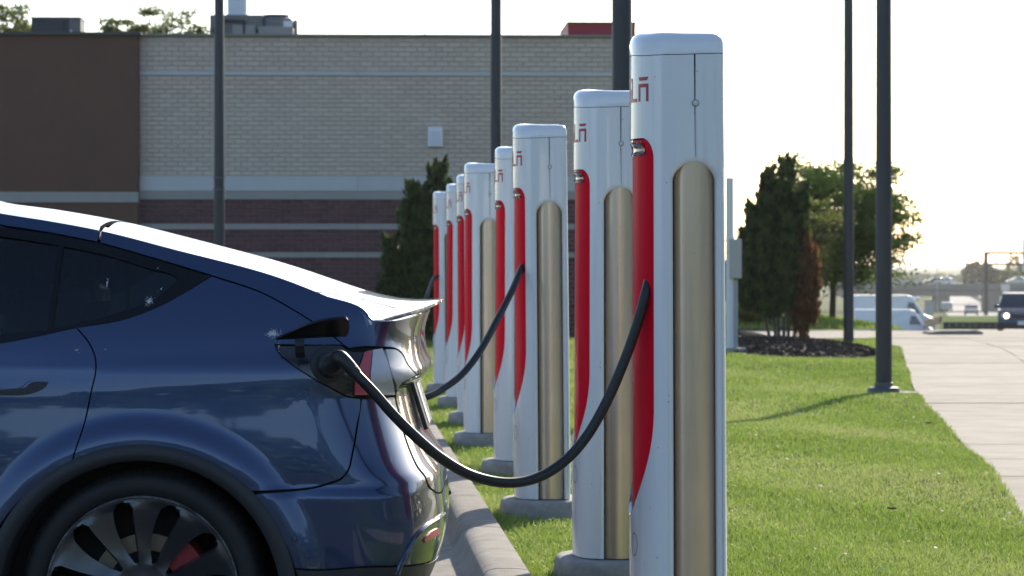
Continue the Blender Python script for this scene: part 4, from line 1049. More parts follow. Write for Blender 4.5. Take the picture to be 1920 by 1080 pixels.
splat(279, 565, 12, 9, 90, 1, -.6, .001); splat(302, 542, 7, 2, 8, 2, -.6, .001); splat(201, 528, 2.4, 15, 30, 3, .08, -.005)
splat(512, 626, 17, 11, 210, 4); splat(523, 650, 3, 14, 14, 5); splat(145, 657, 6, 4, 10, 6); splat(198, 655, 3, 2, 5, 7); splat(296, 503, 2, 5, 5, 8, 0, .001)
# ------------------------------------------------------------------ second car, nearly hidden behind the first
car2 = copy_tree(car); tag(car2, 'silver car parked beyond the dark blue one, only a sliver of roof showing above it', 'car')
PAINT2 = mat('silver paint', (.62, .63, .64), .3, metal=.5, coat=1.0)
def repaint(o):
    for c_ in list(o.children):
        if c_.name.split('.')[0] == 'dropping': bpy.data.objects.remove(c_); continue
        if c_.type == 'MESH' and c_.data.materials and c_.data.materials[0] == PAINT:
            c_.material_slots[0].link = 'OBJECT'; c_.material_slots[0].material = PAINT2
        repaint(c_)
repaint(car2)
car2.location = (CX - .82, CYC + 5.55, 0)

# ------------------------------------------------------------------ grass
def grass_mat():
    m = bpy.data.materials.new('grass blades'); m.use_nodes = True; N = m.node_tree.nodes; L = m.node_tree.links; b = N['Principled BSDF']
    at_ = N.new('ShaderNodeAttribute'); at_.attribute_name = 'tint'
    rp = N.new('ShaderNodeValToRGB'); e = rp.color_ramp.elements; e[0].position = 0; e[0].color = (.10, .165, .028, 1); e[1].position = 1; e[1].color = (.46, .43, .22, 1)
    x = e.new(.45); x.color = (.24, .34, .06, 1); x = e.new(.75); x.color = (.36, .42, .13, 1)
    L.new(at_.outputs['Fac'], rp.inputs['Fac']); L.new(rp.outputs[0], b.inputs['Base Color']); b.inputs['Roughness'].default_value = .5; b.inputs['Specular IOR Level'].default_value = .35
    tr = N.new('ShaderNodeBsdfTranslucent'); L.new(rp.outputs[0], tr.inputs['Color']); ms = N.new('ShaderNodeMixShader'); ms.inputs[0].default_value = .42
    L.new(b.outputs[0], ms.inputs[1]); L.new(tr.outputs[0], ms.inputs[2]); L.new(ms.outputs[0], N['Material Output'].inputs['Surface']); return m
M_grass = grass_mat()
_T = rng.random((64, 64))
def vnoise(x, y, s):
    x, y = x / s, y / s; i, j = np.floor(x).astype(int), np.floor(y).astype(int); fx, fy = x - i, y - j; fx, fy = fx * fx * (3 - 2 * fx), fy * fy * (3 - 2 * fy)
    g = lambda a, b: _T[a % 64, b % 64]
    return (g(i, j) * (1 - fx) + g(i + 1, j) * fx) * (1 - fy) + (g(i, j + 1) * (1 - fx) + g(i + 1, j + 1) * fx) * fy
def blades(name, X, Y, Z, h, w, tint, lean):
    n = len(X); a = rng.uniform(0, 2 * np.pi, n); la = rng.uniform(0, 2 * np.pi, n); ca, sa = np.cos(a) * w, np.sin(a) * w
    dx, dy = np.cos(la) * lean * h, np.sin(la) * lean * h
    V = np.zeros((n, 5, 3)); V[:, 0] = np.stack([X - ca, Y - sa, Z], 1); V[:, 1] = np.stack([X + ca, Y + sa, Z], 1)
    V[:, 2] = np.stack([X + ca * .8 + dx * .35, Y + sa * .8 + dy * .35, Z + h * .6], 1); V[:, 3] = np.stack([X - ca * .8 + dx * .35, Y - sa * .8 + dy * .35, Z + h * .6], 1)
    V[:, 4] = np.stack([X + dx, Y + dy, Z + h * np.sqrt(np.maximum(1 - .5 * lean ** 2, .3))], 1)
    me = bpy.data.meshes.new(name); me.vertices.add(n * 5); me.vertices.foreach_set('co', V.reshape(-1))
    b = np.arange(n)[:, None] * 5; li = np.concatenate([b + 0, b + 1, b + 2, b + 3, b + 3, b + 2, b + 4], 1).reshape(-1)
    me.loops.add(n * 7); me.loops.foreach_set('vertex_index', li.astype(np.int32)); me.polygons.add(n * 2)
    st = np.stack([np.arange(n) * 7, np.arange(n) * 7 + 4], 1).reshape(-1); me.polygons.foreach_set('loop_start', st.astype(np.int32))
    me.polygons.foreach_set('use_smooth', np.ones(n * 2, bool)); me.update(calc_edges=True)
    at_ = me.attributes.new('tint', 'FLOAT', 'POINT'); at_.data.foreach_set('value', np.repeat(np.clip(tint, 0, 1), 5).astype(np.float32))
    me.materials.append(M_grass); o = bpy.data.objects.new(name, me); COL.objects.link(o); return o
bands = [(5.5, 9.6, 3000), (9.6, 13.5, 7500), (13.5, 18, 5200), (18, 25, 3000), (25, 35, 1500), (35, 49.4, 800)]
PX, PY, WD = [], [], []
for (a, b, d) in bands:
    xmax = max(SW(a), SW(b)); xmin = min(kx(a), kx(b)); n = int((xmax - xmin) * (b - a) * d)
    x = rng.uniform(xmin, xmax, n); yv = rng.uniform(a, b, n); sw = np.interp(yv, np.linspace(2, 50, 97), [SW(q) for q in np.linspace(2, 50, 97)])
    frame = (np.abs(x / yv) < .19) | (rng.random(n) < .45)
    k = (x > kx(yv) + .01) & (x < sw + .03 * rng.random(n) ** 2) & frame
    for o in CHO: k &= (((x - o.location.x - .14) / .225) ** 2 + ((yv - o.location.y) / .29) ** 2) > 1
    MCx, MCy = 4.0, 44.3
    k &= (((x - MCx - (yv - MCy) * -.02) / 1.25) ** 2 + ((yv - MCy) / 5.2) ** 2) > 1
    PX.append(x[k]); PY.append(yv[k]); WD.append(np.full(k.sum(), .0012 + .00011 * (a + b) / 2))
X = np.concatenate(PX); Y = np.concatenate(PY); WD = np.concatenate(WD)
Z = np.array([lawn_z(a, b) for a, b in zip(X, Y)])
cl = vnoise(X, Y, .35); pat = vnoise(X + 9, Y + 4, 1.6); dry = np.clip(vnoise(X * 2.2 + Y * .5, Y * .5 + 31 + X * .8, 1.1) * 2.0 - .75, 0, 1) * .8 + .5 * np.clip(vnoise(X + 40, Y * .6 + 7, .5) * 2 - 1.1, 0, 1)
edge = np.clip(1 - (X - kx(Y)) / .5, 0, 1)
h = (.026 + .022 * cl + .014 * pat) * rng.uniform(.6, 1.25, len(X)) * (1 - .35 * dry) + .03 * edge * rng.random(len(X)) ** 2
tint = .12 + .30 * rng.random(len(X)) + .30 * pat + .48 * .72 * dry * (.4 + .6 * rng.random(len(X))) + (rng.random(len(X)) < .05) * .5
tag(blades('lawn_grass', X, Y, Z - .004, h, WD, tint, rng.uniform(.15, .9, len(X))), 'short green lawn grass between the kerb and the sidewalk', 'grass', kind='stuff')
n = 26000; X = rng.uniform(-2.5, 7.6, n); Y = rng.uniform(58, 76, n); Z = np.array([verge_z(a, b) for a, b in zip(X, Y)])
tag(blades('verge_grass', X, Y, Z - .005, rng.uniform(.05, .11, n), np.full(n, .012), .3 + .35 * rng.random(n), rng.uniform(.2, .9, n)), 'sunlit grass bank beyond the driveway', 'grass', kind='stuff')
# fallen petals and bits on the lawn
v = []; f = []
for k in range(90):
    yv = random.uniform(11.5, 34); x = random.uniform(max(.9, yv * .07), min(SW(yv), yv * .175)); z = lawn_z(x, yv) + .038; r = random.uniform(.006, .014); a = random.uniform(0, 6); b = len(v)
    for j in range(5): t = a + 2 * math.pi * j / 5; v.append((x + r * math.cos(t), yv + r * math.sin(t), z + random.uniform(-.004, .008)))
    f.append((b, b + 1, b + 2, b + 3, b + 4))
tag(pyd('fallen_petals', v, f, mat('petal', (.6, .55, .5), .8)), 'scattered pale petals and scraps on the lawn', 'litter', kind='stuff')
def dry_leaf(label, px, py, s):
    Yd = (CZ - .09) * F / (py - HY); p = at(px, py, Yd); v = []; n = 9
    t = thing('dead_leaf', label, 'leaf', (p.x, p.y, lawn_z(p.x, p.y) + .045), random.uniform(0, 3), 'dead leaves on the lawn')
    v = [(0, -s, 0), (s * .5, -s * .4, s * .3), (s * .42, s * .3, s * .2), (0, s, s * .1), (-s * .5, s * .3, s * .35), (-s * .45, -s * .5, s * .1), (0, 0, -.003)]
    pyd('blade', v, [(0, 1, 6), (1, 2, 6), (2, 3, 6), (3, 4, 6), (4, 5, 6), (5, 0, 6)], mat('dead leaf', (.11, .075, .05), .8), t)
dry_leaf('curled brown leaf on the open lawn below the lamp post', 1672, 951, .03); dry_leaf('small brown leaf on the lawn near the sidewalk edge', 1741, 797, .03)

# ------------------------------------------------------------------ trees
def leaf_mesh(name, pts, size, m_, parent, long=1.6, upbias=0., outdir=None, jitter=.5):
    """one mesh of many small leaves (diamonds) at pts"""
    n = len(pts); sz = size * rng.uniform(.6, 1.35, n)
    a = rng.normal(size=(n, 3)); a[:, 2] += upbias; 
    if outdir is not None: a += outdir
    a /= np.linalg.norm(a, axis=1)[:, None]
    b = np.cross(a, rng.normal(size=(n, 3))); b /= np.linalg.norm(b, axis=1)[:, None]
    c = np.cross(a, b)
    V = np.zeros((n, 4, 3)); L = sz * long
    V[:, 0] = pts - a * (L / 2)[:, None]; V[:, 1] = pts + b * (sz / 2)[:, None] + c * (sz * .12)[:, None]; V[:, 2] = pts + a * (L / 2)[:, None]; V[:, 3] = pts - b * (sz / 2)[:, None] + c * (sz * .12)[:, None]
    me = bpy.data.meshes.new(name); me.vertices.add(n * 4); me.vertices.foreach_set('co', V.reshape(-1)); me.loops.add(n * 4); me.loops.foreach_set('vertex_index', np.arange(n * 4, dtype=np.int32))
    me.polygons.add(n); me.polygons.foreach_set('loop_start', (np.arange(n) * 4).astype(np.int32)); me.update(calc_edges=True)
    return link_mesh(name, me, m_, parent)
M_ever = leaf_mat('evergreen sprays', (.012, .030, .010), (.15, .19, .06), .35, ns=6.0)  # wide tone range puts light and dark between the sprays into the colour
M_everb = leaf_mat('browned sprays', (.10, .05, .02), (.26, .14, .06), .35, ns=5.0)
M_leaf = leaf_mat('broad leaves', (.05, .10, .018), (.13, .20, .04), .4)
M_leafp = leaf_mat('pale spring leaves', (.10, .13, .03), (.22, .24, .07), .45)
M_bark = mat('bark', (.075, .058, .045), .95, noise=(12, .6, (.045, .036, .03)), bump=(30, .8))
M_barkg = mat('grey bark', (.12, .105, .095), .95, noise=(12, .6, (.07, .06, .055)), bump=(30, .8))
def plume(n, cx, cy, z0, z1, rmax, peak=.3, wob=.15, seed=0):
    """points in an upright evergreen shape made of many rising plumes"""
    r = np.random.default_rng(seed); npl = 26; P = []; D = []
    for k in range(npl):
        a = r.uniform(0, 2 * np.pi); rad = rmax * np.sqrt(r.uniform(.15, 1)); hb = r.uniform(0, .55); top = min(1, hb + r.uniform(.25, .55) * (1 - .2 * hb))
        m = n // npl; t = r.random(m) ** .8; zz = hb + (top - hb) * t
        env = np.where(zz < peak, .55 + .45 * (zz / peak), np.sqrt(np.maximum(1 - ((zz - peak) / (1 - peak)) ** 1.35, 0)))
        rr = rad * env * (.75 + .35 * np.sin(t * 3)); w = rmax * .2 * (1 - t) ** .6 + .02
        x = cx + rr * np.cos(a) + r.normal(size=m) * w * .6; y = cy + rr * np.sin(a) + r.normal(size=m) * w * .6
        P.append(np.stack([x, y, z0 + (z1 - z0) * zz + r.normal(size=m) * .03], 1)); D.append(np.stack([np.cos(a) * np.ones(m) * .5, np.sin(a) * np.ones(m) * .5, np.full(m, 2.2)], 1))
    return np.concatenate(P), np.concatenate(D)
def cone(n, cx, cy, z0, z1, rmax, seed=0, p=1.0, top=.0):
    """evergreen body: rising feathery sprays round a core, ragged outline"""
    r = np.random.default_rng(seed); ns = max(30, n // 75); P = []; D = []; m = n // ns
    for k in range(ns):
        t0 = r.random() ** 1.15; a = r.uniform(0, 2 * np.pi); env = rmax * min(1, .62 + t0 * 1.5) * (1 - t0) ** p * r.uniform(.72, 1.12) + .02
        q = r.uniform(.30, 1) ** .5 * (1.0 if r.random() > .16 else 1.38); base = np.array([cx + env * q * .72 * np.cos(a), cy + env * q * .72 * np.sin(a), z0 + (z1 - z0) * t0])
        L = r.uniform(.18, .46) * (z1 - z0) / 2.4; dr = np.array([np.cos(a) * .38 * q, np.sin(a) * .38 * q, 1.]); dr /= np.linalg.norm(dr)
        u = r.random(m) ** .75; w = .042 * (1 - u) ** .7 + .005
        pt = base + dr * (u * L)[:, None] + r.normal(size=(m, 3)) * w[:, None]
        P.append(pt); D.append(np.tile(dr * 2.6, (m, 1)))
    nc = n // 4; t = r.random(nc) ** 1.2; a = r.uniform(0, 2 * np.pi, nc); rad = rmax * np.minimum(1, .6 + t * 1.5) * (1 - t) ** p * .66 * np.sqrt(r.uniform(.2, 1, nc))
    P.append(np.stack([cx + rad * np.cos(a), cy + rad * np.sin(a), z0 + (z1 - z0) * t * .96], 1)); D.append(np.tile([0, 0, 2.], (nc, 1)))
    return np.concatenate(P), np.concatenate(D)
# dark evergreen beside the last post
YE = 46.; sc_ = YE / F; x0 = (778 - 960) * sc_
t = thing('evergreen_tree', 'dark pointed evergreen standing in front of the brick wall behind the last post', 'tree', (x0, YE, .02))
zz_ = lambda py: CZ - (py - HY) * sc_
a1, d1 = cone(17000, .06, 0, .15, zz_(372), .56, 1, .62); a2, d2 = cone(6000, (824 - 778) * sc_, .1, .4, zz_(318), .34, 2, .8); a3, d3 = cone(2500, (852 - 778) * sc_, .2, .5, zz_(350), .28, 3, .7); a4, d4 = cone(3500, -.36, -.1, .15, zz_(462), .28, 4, .7)
leaf_mesh('crown', np.concatenate([a1, a2, a3, a4]), .045, M_ever, t, 2.6, 0, np.concatenate([d1, d2, d3, d4]))
m = MB(); m.tube([(.05, 0, -.05), (.06, .02, .8), (.1, .05, 1.8)], [.07, .05, .02], 8); m.tube([(.3, .1, -.05), (.37, .1, 1.0), (.38, .1, 2.2)], [.05, .04, .015], 8); m.build('trunk', M_bark, t, True)
# browned multi-stem evergreen on the mulch
YC = 47.; sc_ = YC / F; x0 = (1455 - 960) * sc_; zz_ = lambda py: CZ - (py - HY) * sc_; dx = lambda px: (px - 1455) * sc_
t = thing('evergreen_shrub', 'tall evergreen shrub with bare lower stems and a dead brown right side, on the mulch', 'shrub', (x0, YC, .05))
P_ = []; D_ = []
for (px, py0, py1, r, n, s) in ((1440, 596, 352, .33, 10000, 5), (1476, 580, 335, .24, 5500, 6), (1414, 585, 405, .27, 6000, 7), (1452, 596, 410, .36, 6500, 8), (1394, 570, 450, .13, 1500, 9), (1500, 520, 365, .15, 1800, 10)):
    a_, d_ = cone(n, dx(px), random.uniform(-.15, .15), zz_(py0), zz_(py1), r, s, .55); P_.append(a_); D_.append(d_)
leaf_mesh('crown', np.concatenate(P_), .042, M_ever, t, 2.8, 0, np.concatenate(D_))
P_ = []; D_ = []
for (px, py0, py1, r, n, s) in ((1508, 640, 450, .14, 1500, 11), (1520, 610, 470, .13, 1200, 12), (1496, 625, 470, .15, 1200, 13), (1526, 560, 470, .08, 500, 14), (1490, 600, 400, .08, 500, 15)):
    a_, d_ = cone(n, dx(px), random.uniform(-.2, .1), zz_(py0), zz_(py1), r, s, .5); P_.append(a_); D_.append(d_)
o = leaf_mesh('dead_foliage', np.concatenate(P_), .04, M_everb, t, 2.6, 0, np.concatenate(D_)); o['label'] = 'dead brown foliage'
for k, (a, b) in enumerate(((1448, 1425), (1456, 1440), (1462, 1455), (1470, 1468), (1478, 1480), (1488, 1500), (1497, 1512))):
    m = MB(); j = random.uniform(-.1, .1); m.tube(catmull([(dx(a), j, -.06), (dx(a * .6 + b * .4 + random.uniform(-3, 3)), j + .05, .35), (dx((a + b) / 2), j, .75), (dx(b), j, 1.5)], 5), [.03 - .0011 * q for q in range(16)], 8); m.build('stem', M_barkg, t, True)
# mulch bed
v = []; f = []; n = 36; rings = 9
def mul_z(q): return .045 + .10 * (1 - q * q) ** .8
for k in range(rings + 1):
    for i in range(n):
        q = k / rings; a = 2 * math.pi * i / n; rr = q * (1 + .06 * math.sin(3 * a) + .04 * math.sin(5 * a + 1)); v.append((MCx + 1.25 * rr * math.cos(a), MCy + 5.2 * rr * math.sin(a), mul_z(min(q, 1)) + random.uniform(-.012, .012)))
for k in range(rings):
    for i in range(n): f.append((k * n + i, k * n + (i + 1) % n, (k + 1) * n + (i + 1) % n, (k + 1) * n + i))
tag(pyd('mulch_bed', v, f, mat('mulch soil', (.030, .021, .016), .95, noise=(14, .6, (.05, .037, .028)), bump=(40, 1))), kind='structure')
n = 9000; q = np.sqrt(rng.random(n)) * 1.02; a = rng.uniform(0, 2 * np.pi, n); pts = np.stack([MCx + 1.27 * q * np.cos(a), MCy + 5.25 * q * np.sin(a), .05 + .10 * np.maximum(1 - q * q, 0) ** .8 + rng.uniform(0, .02, n)], 1)
tag(leaf_mesh('bark_chips', pts, .032, mat('bark chip', (.06, .043, .033), .9, island=.6), None, 1.9), 'dark bark chips heaped round the browned shrub', 'mulch', kind='stuff')

def broad_tree(name, label, loc, H, crown_c, crown_r, nclump, nleaf, leaf, m_, seed, trunk_r=.09, stems=9, squash=.8, flat=0.):
    r = np.random.default_rng(seed); t = thing(name, label, 'tree', loc); cc = np.array(crown_c)
    ends = []
    for k in range(nclump):
        d = r.normal(size=3); d /= np.linalg.norm(d); q = r.uniform(.25, 1.0) ** .6; ends.append(cc + d * np.array([crown_r, crown_r, crown_r * squash]) * q)
    m = MB(); fork = Vector((cc[0] * .3, cc[1] * .3, max(cc[2] - crown_r * squash * .9, H * .25)))
    m.tube(catmull([(0, 0, -.1), (fork.x * .5 + .02, fork.y * .5, fork.z * .55), fork], 5), [trunk_r * (1 - .035 * i) for i in range(11)], 9); m.build('trunk', M_bark, t, True)
    m = MB()
    for e in ends[:stems * 2]:
        e = Vector(e); mid = fork.lerp(e, .5) + Vector((r.normal() * .06, r.normal() * .06, .12)) * crown_r * .5
        m.tube(catmull([fork - Vector((0, 0, .05)), mid, e], 4), [trunk_r * .5 * (1 - i / 9.5) + .006 for i in range(9)], 5)
    m.build('limbs', M_bark, t, True)
    P_ = []
    for e in ends:
        k = max(4, int(nleaf / nclump * r.uniform(.5, 1.5))); s = crown_r * r.uniform(.08, .15); q = r.normal(size=(k, 3)) * s; q[:, 2] *= .55; q[:, 0] *= 1.25; P_.append(q + e)
    leaf_mesh('crown', np.concatenate(P_), leaf, m_, t, 1.5); return t
YT = 64.; sc_ = YT / F; z_ = lambda py: CZ - (py - HY) * sc_
broad_tree('broadleaf_tree', 'sunlit spreading green tree behind the browned shrub, crossed by both lamp posts', ((1560 - 960) * sc_, YT, .1), 4, (.0, 0, z_(430)), 1.72, 120, 42000, .05, M_leaf, 21, .075, 14, .9)
t2 = broad_tree('broadleaf_tree', 'pale feathery tree low between the browned shrub and the spreading tree', ((1520 - 960) * 58 * 1.0 / F, 60.5, .1), 3, (.05, 0, CZ + (493 - 455) * 60 / F), .95, 42, 6500, .05, M_leafp, 22, .05, 10, 1.0)
for (px, py, s, sd_, lb) in ((12, 40, .9, 31, 'spring tree showing over the roof left of the dark condenser'), (216, 62, .7, 32, 'small tuft of a tree top over the roof just right of the dark condenser'), (322, 48, 1.15, 33, 'widest tree top over the roof, left of the rooftop plant')):
    YB = 96.; q = at(px, py, YB); broad_tree('roofline_tree', lb, (q.x, YB, -.5), 9, (0, 0, q.z + .5 - .45 * s), 1.2 * s, 44, 3200, .08, M_leafp, sd_, .1, 14, .95)
# low light shrub on the bank behind the mulch
q = at(1412, 612, 60); t = thing('low_shrub', 'low bright green shrub on the grass bank left of the bare stems', 'shrub', (q.x, 60.2, .1))
pts, d_ = plume(2600, 0, 0, .0, .45, .38, .4, seed=41); leaf_mesh('crown', pts, .05, M_leafp, t, 2.0, .8)
m = MB()
for k in range(5): m.tube([(random.uniform(-.1, .1), 0, -.1), (random.uniform(-.25, .25), 0, .3)], [.012, .006], 6)
m.build('stem', M_bark, t)

# ------------------------------------------------------------------ grey pedestal behind the nearest post
M_ped = mat('pedestal grey', (.42, .425, .425), .55, noise=(4, .4, (.27, .27, .27)))
q = at(1371, 630, 41.5); t = thing('utility_pedestal', 'grey utility post with a beige box, just right of the nearest charging post', 'utility post', (q.x, 41.5, .06))
s_ = 41.5 / F; zz_ = lambda py: CZ - (py - HY) * s_ - .06
MB().box((-.02, 0, zz_(500) / 2 + zz_(335) / 4 + .2), (.085, .1, 0.01)).build('tie_bar', M_ped, t)
MB().lathe([(.055, 0), (.055, zz_(336)), (.05, zz_(333))], 18, Matrix.Translation((-.02, 0, 0))).build('round_post', mat('pedestal pale', (.74, .75, .75), .45), t, True)
MB().box((.055, .03, zz_(525) / 2), (.075, .08, zz_(525))).build('square_post', M_ped, t)
MB().box((.055, 0, (zz_(448) + zz_(522)) / 2), (.17, .2, zz_(448) - zz_(522)), bev=.012).build('meter_box', mat('box beige', (.46, .44, .40), .55), t)
MB().box((.04, 0, .02), (.34, .3, .1), bev=.02).build('concrete_foot', M_pad, t)

# ------------------------------------------------------------------ tree belt to the right of and behind the viewpoint (out of view; darkens bodywork reflections, rear height set for that)
n = 9000; X = rng.uniform(30, 38, n); Yv = rng.uniform(-50, 100, n); top = 6.2 + 1.3 * np.sin(Yv * .31) + .9 * np.sin(Yv * .83 + 2)
P_ = [np.stack([X, Yv, rng.random(n) ** .8 * top], 1)]
n = 15000; X = rng.uniform(-70, 38, n); Yv = rng.uniform(-58, -50, n); top = 10.2 + 1.6 * np.sin(X * .27) + 1.0 * np.sin(X * .7)
P_.append(np.stack([X, Yv, rng.random(n) ** .8 * top], 1))
tag(leaf_mesh('unseen_tree_belt', np.concatenate(P_), .75, M_leaf, None, 1.3), 'dense unseen belt of trees round the car park, raised at the rear to darken the car side', 'wood', kind='stuff')
# ------------------------------------------------------------------ vehicles
M_winf = mat('vehicle glass', (.02, .026, .032), .08, coat=.5)
M_chr = mat('bright trim', (.6, .6, .6), .25, metal=.8)
def vehicle(name, label, cat_, loc, rz, L, W, prof, belt, taper, wheels, wr, paint, windows, front=None, extras=None, group=None, lights=True, headlit=False):
    """body extruded from its side profile; x forward is +x in local space"""
    t = thing(name, label, cat_, loc, rz, group); prof = [(a, b) for a, b in prof]
    def hw(z): return W / 2 - (taper * max(0, z - belt)) - .05 * max(0, (.35 - z) / .35)
    v = []; n = len(prof); ins = .06
    cols = [(-1, 0), (-.93, 1), (.93, 1), (1, 0)]
    cx = sum(p[0] for p in prof) / n; cz = sum(p[1] for p in prof) / n
    for (s, full) in cols:
        for (a, b) in prof:
            k = 1 if full else .985; v.append((cx + (a - cx) * k, s * hw(b) if abs(s) == 1 else s * hw(b), cz + (b - cz) * k))
    f = []
    for c in range(3):
        for i in range(n): f.append((c * n + i, c * n + (i + 1) % n, (c + 1) * n + (i + 1) % n, (c + 1) * n + i))
    f.append(tuple(range(n))[::-1]); f.append(tuple(3 * n + i for i in range(n)))
    me = bpy.data.meshes.new('body'); me.from_pydata(v, [], f); b = bmesh.new(); b.from_mesh(me); bmesh.ops.triangulate(b, faces=[q for q in b.faces if len(q.verts) > 4]); bmesh.ops.recalc_face_normals(b, faces=b.faces); b.to_mesh(me); b.free()
    link_mesh('body', me, paint, t)
    for w_ in windows:
        for s in (-1, 1):
            vv_ = [(a, s * (hw(z) * 1.0 + .012), z) for a, z in w_]; m = pyd('side_window', vv_, [tuple(range(len(w_)))], M_winf, t)
    if front:
        for (nm, (xa, za), (xb, zb), fr, mm) in front:
            d = Vector((zb - za, 0, -(xb - xa))).normalized() * .014; 
            vv_ = [Vector((xa, -hw(za) * fr, za)) + d, Vector((xa, hw(za) * fr, za)) + d, Vector((xb, hw(zb) * fr, zb)) + d, Vector((xb, -hw(zb) * fr, zb)) + d]
            pyd(nm, vv_, [(0, 1, 2, 3)], mm, t)
    for x in wheels:
        for s in (-1, 1):
            w_ = MB().lathe([(wr * .62, -.1), (wr * .95, -.1), (wr, -.07), (wr, .07), (wr * .95, .1), (wr * .62, .1)], 20, Matrix.Translation((x, s * (W / 2 - .1), wr)) @ Matrix.Rotation(R(90), 4, 'X'), cap=False).build('wheel', M_tyre, t, True)
            MB().lathe([(.0, -.09), (wr * .62, -.09), (wr * .62, .09), (0, .09)], 16, Matrix.Translation((x, s * (W / 2 - .1), wr)) @ Matrix.Rotation(R(90), 4, 'X'), cap=False).build('rim', M_chr, w_)
    if extras: extras(t, hw)
    return t
PW = mat('van white', (.66, .68, .70), .35, coat=.6, noise=(2, .2, (.56, .58, .60)))
PW2 = mat('van dull white', (.58, .60, .62), .4, coat=.4, noise=(2, .25, (.5, .52, .54)))
van_prof = [(-2.7, .35), (-2.72, 1.0), (-2.68, 2.45), (-2.6, 2.52), (1.1, 2.52), (1.35, 2.45), (2.05, 1.38), (2.6, 1.12), (2.75, .95), (2.78, .4), (2.6, .28), (-2.6, .28)]
van_win = [[(1.0, 1.45), (1.12, 2.1), (1.45, 2.05), (1.85, 1.4)]]
def van_marks(t, hw):
    for s in (-1, 1):
        for (x, z, w, h, mm) in ((-1.2, 1.15, .4, .26, mat('logo blue', (.03, .06, .16), .4)), (-.4, 1.14, .46, .3, mat('logo blue', (.03, .06, .16), .4)), (-2.2, 1.05, .1, .36, mat('tail lamp red', (.4, .02, .03), .3))):
            m = MB(); m.lathe([(.5, -.004), (.5, .004)], 20, Matrix.Translation((x, s * (hw(z) + .006), z)) @ Matrix.Diagonal((w, 1, h, 1)) @ Matrix.Rotation(R(90), 4, 'X')); m.build('decal' if w > .2 else 'tail_lamp', mm, t)
        MB().box((-.8, s * (hw(.8) + .004), .82), (1.2, .008, .07)).build('decal_line', MATS['logo blue'], t)
    MB().box((2.36, .58, .76), (.1, .3, .2), bev=.03).build('headlamp', M_chr, t); MB().box((2.36, -.58, .76), (.1, .3, .2), bev=.03).build('headlamp', M_chr, t)
VY = 176.
q = at(1664, 580, VY); vehicle('delivery_van', 'white van in front of the other, with round blue markings on its side', 'van', (q.x + .35, VY, q.z - 2.06), R(-4), 4.7, 1.85, [(a * .87, b * .82) for a, b in van_prof], 1.2, .09, (-1.5, 1.5), .33, PW, [[(a * .87, b * .82) for a, b in van_win[0]]], [('windscreen', (1.19, 1.99), (1.77, 1.15), .9, M_winf)], van_marks, 'white vans beyond the driveway')
bpy.context.view_layer.update()
q = at(1668, 553, VY + 6); vehicle('delivery_van', 'taller white van parked behind, its roof and sloping nose showing above the other', 'van', (q.x - .05, VY + 6, q.z - 2.52), R(-4), 5.5, 2.0, van_prof, 1.2, .08, (-1.7, 1.75), .35, PW2, van_win, [('windscreen', (1.38, 2.38), (2.02, 1.42), .9, M_winf)], None, 'white vans beyond the driveway')
# dark suv coming up the street, headlamp lit
PD = mat('dark navy paint', (.012, .018, .028), .25, metal=.3, coat=1.0)
suv_prof = [(-2.2, .35), (-2.25, .9), (-2.1, 1.1), (-1.9, 1.62), (-1.7, 1.68), (.2, 1.70), (.4, 1.66), (1.05, 1.12), (1.95, 1.02), (2.2, .88), (2.28, .5), (2.15, .28), (-2.1, .28)]
def suv_marks(t, hw):
    for s in (-1, 1):
        MB().box((2.22, s * .62, .80), (.12, .32, .17), bev=.04).build('headlamp_housing', M_chr, t)
        h_ = MB().lathe([(.10, 0), (.09, .03), (.04, .045)], 18, Matrix.Translation((2.27, s * .58, .80)) @ Matrix.Rotation(R(90), 4, 'Y')).build('headlamp', mat('lit headlamp', (.9, .85, .7), .3, emit=((1, .86, .6), 4.0)), t, True)
        MB().box((.95, s * (.98), 1.16), (.1, .2, .15), bev=.04).build('mirror', MATS['dark navy paint'], t)
        MB().box((-.9, s * (.62), 1.72), (2.0, .04, .04)).build('roof_rail', M_plas, t)
    MB().box((2.27, 0, .78), (.04, .75, .16), bev=.02).build('grille', M_plas, t); MB().box((2.29, 0, .45), (.05, 1.3, .2), bev=.03).build('lower_grille', M_plas, t)
    MB().box((2.32, 0, .52), (.02, .3, .15)).build('number_plate', mat('plate white', (.7, .7, .68), .4), t)
    for y_ in (-.38, .38): MB().box((.05, y_, 1.2), (.1, .36, .5), bev=.06).build('seat_back', M_plas, t)
SY = 119.; q = at(1915, 628, SY)
vehicle('oncoming_suv', 'dark blue suv facing the camera with a lit headlamp at the right edge', 'car', (q.x, SY, q.z), R(-99.5), 4.6, 1.84, suv_prof, 1.0, .28, (-1.35, 1.4), .36, PD, [[(-1.8, 1.12), (-1.7, 1.52), (-.5, 1.58), (-.5, 1.12)], [(-.42, 1.12), (-.42, 1.58), (.22, 1.56), (.8, 1.14)]], [('windscreen', (.36, 1.66), (1.02, 1.14), .9, mat('glass painted bright', (.36, .38, .39), .3, coat=.2)), ('bonnet_top', (1.08, 1.125), (1.9, 1.03), .86, mat('navy bonnet', (.02, .03, .045), .2, coat=1.0))], suv_marks)  # windscreen is opaque, its pale colour stands for light seen through the glass
hatch_prof = [(-2.0, .35), (-2.05, .9), (-1.7, 1.3), (-1.3, 1.45), (.0, 1.45), (.3, 1.38), (.95, .98), (1.8, .85), (2.05, .6), (2.0, .28), (-1.9, .28)]
hw_win = [[(-1.55, .98), (-1.2, 1.35), (-.3, 1.38), (-.3, .98)], [(-.22, .98), (-.22, 1.38), (.2, 1.33), (.75, .99)]]
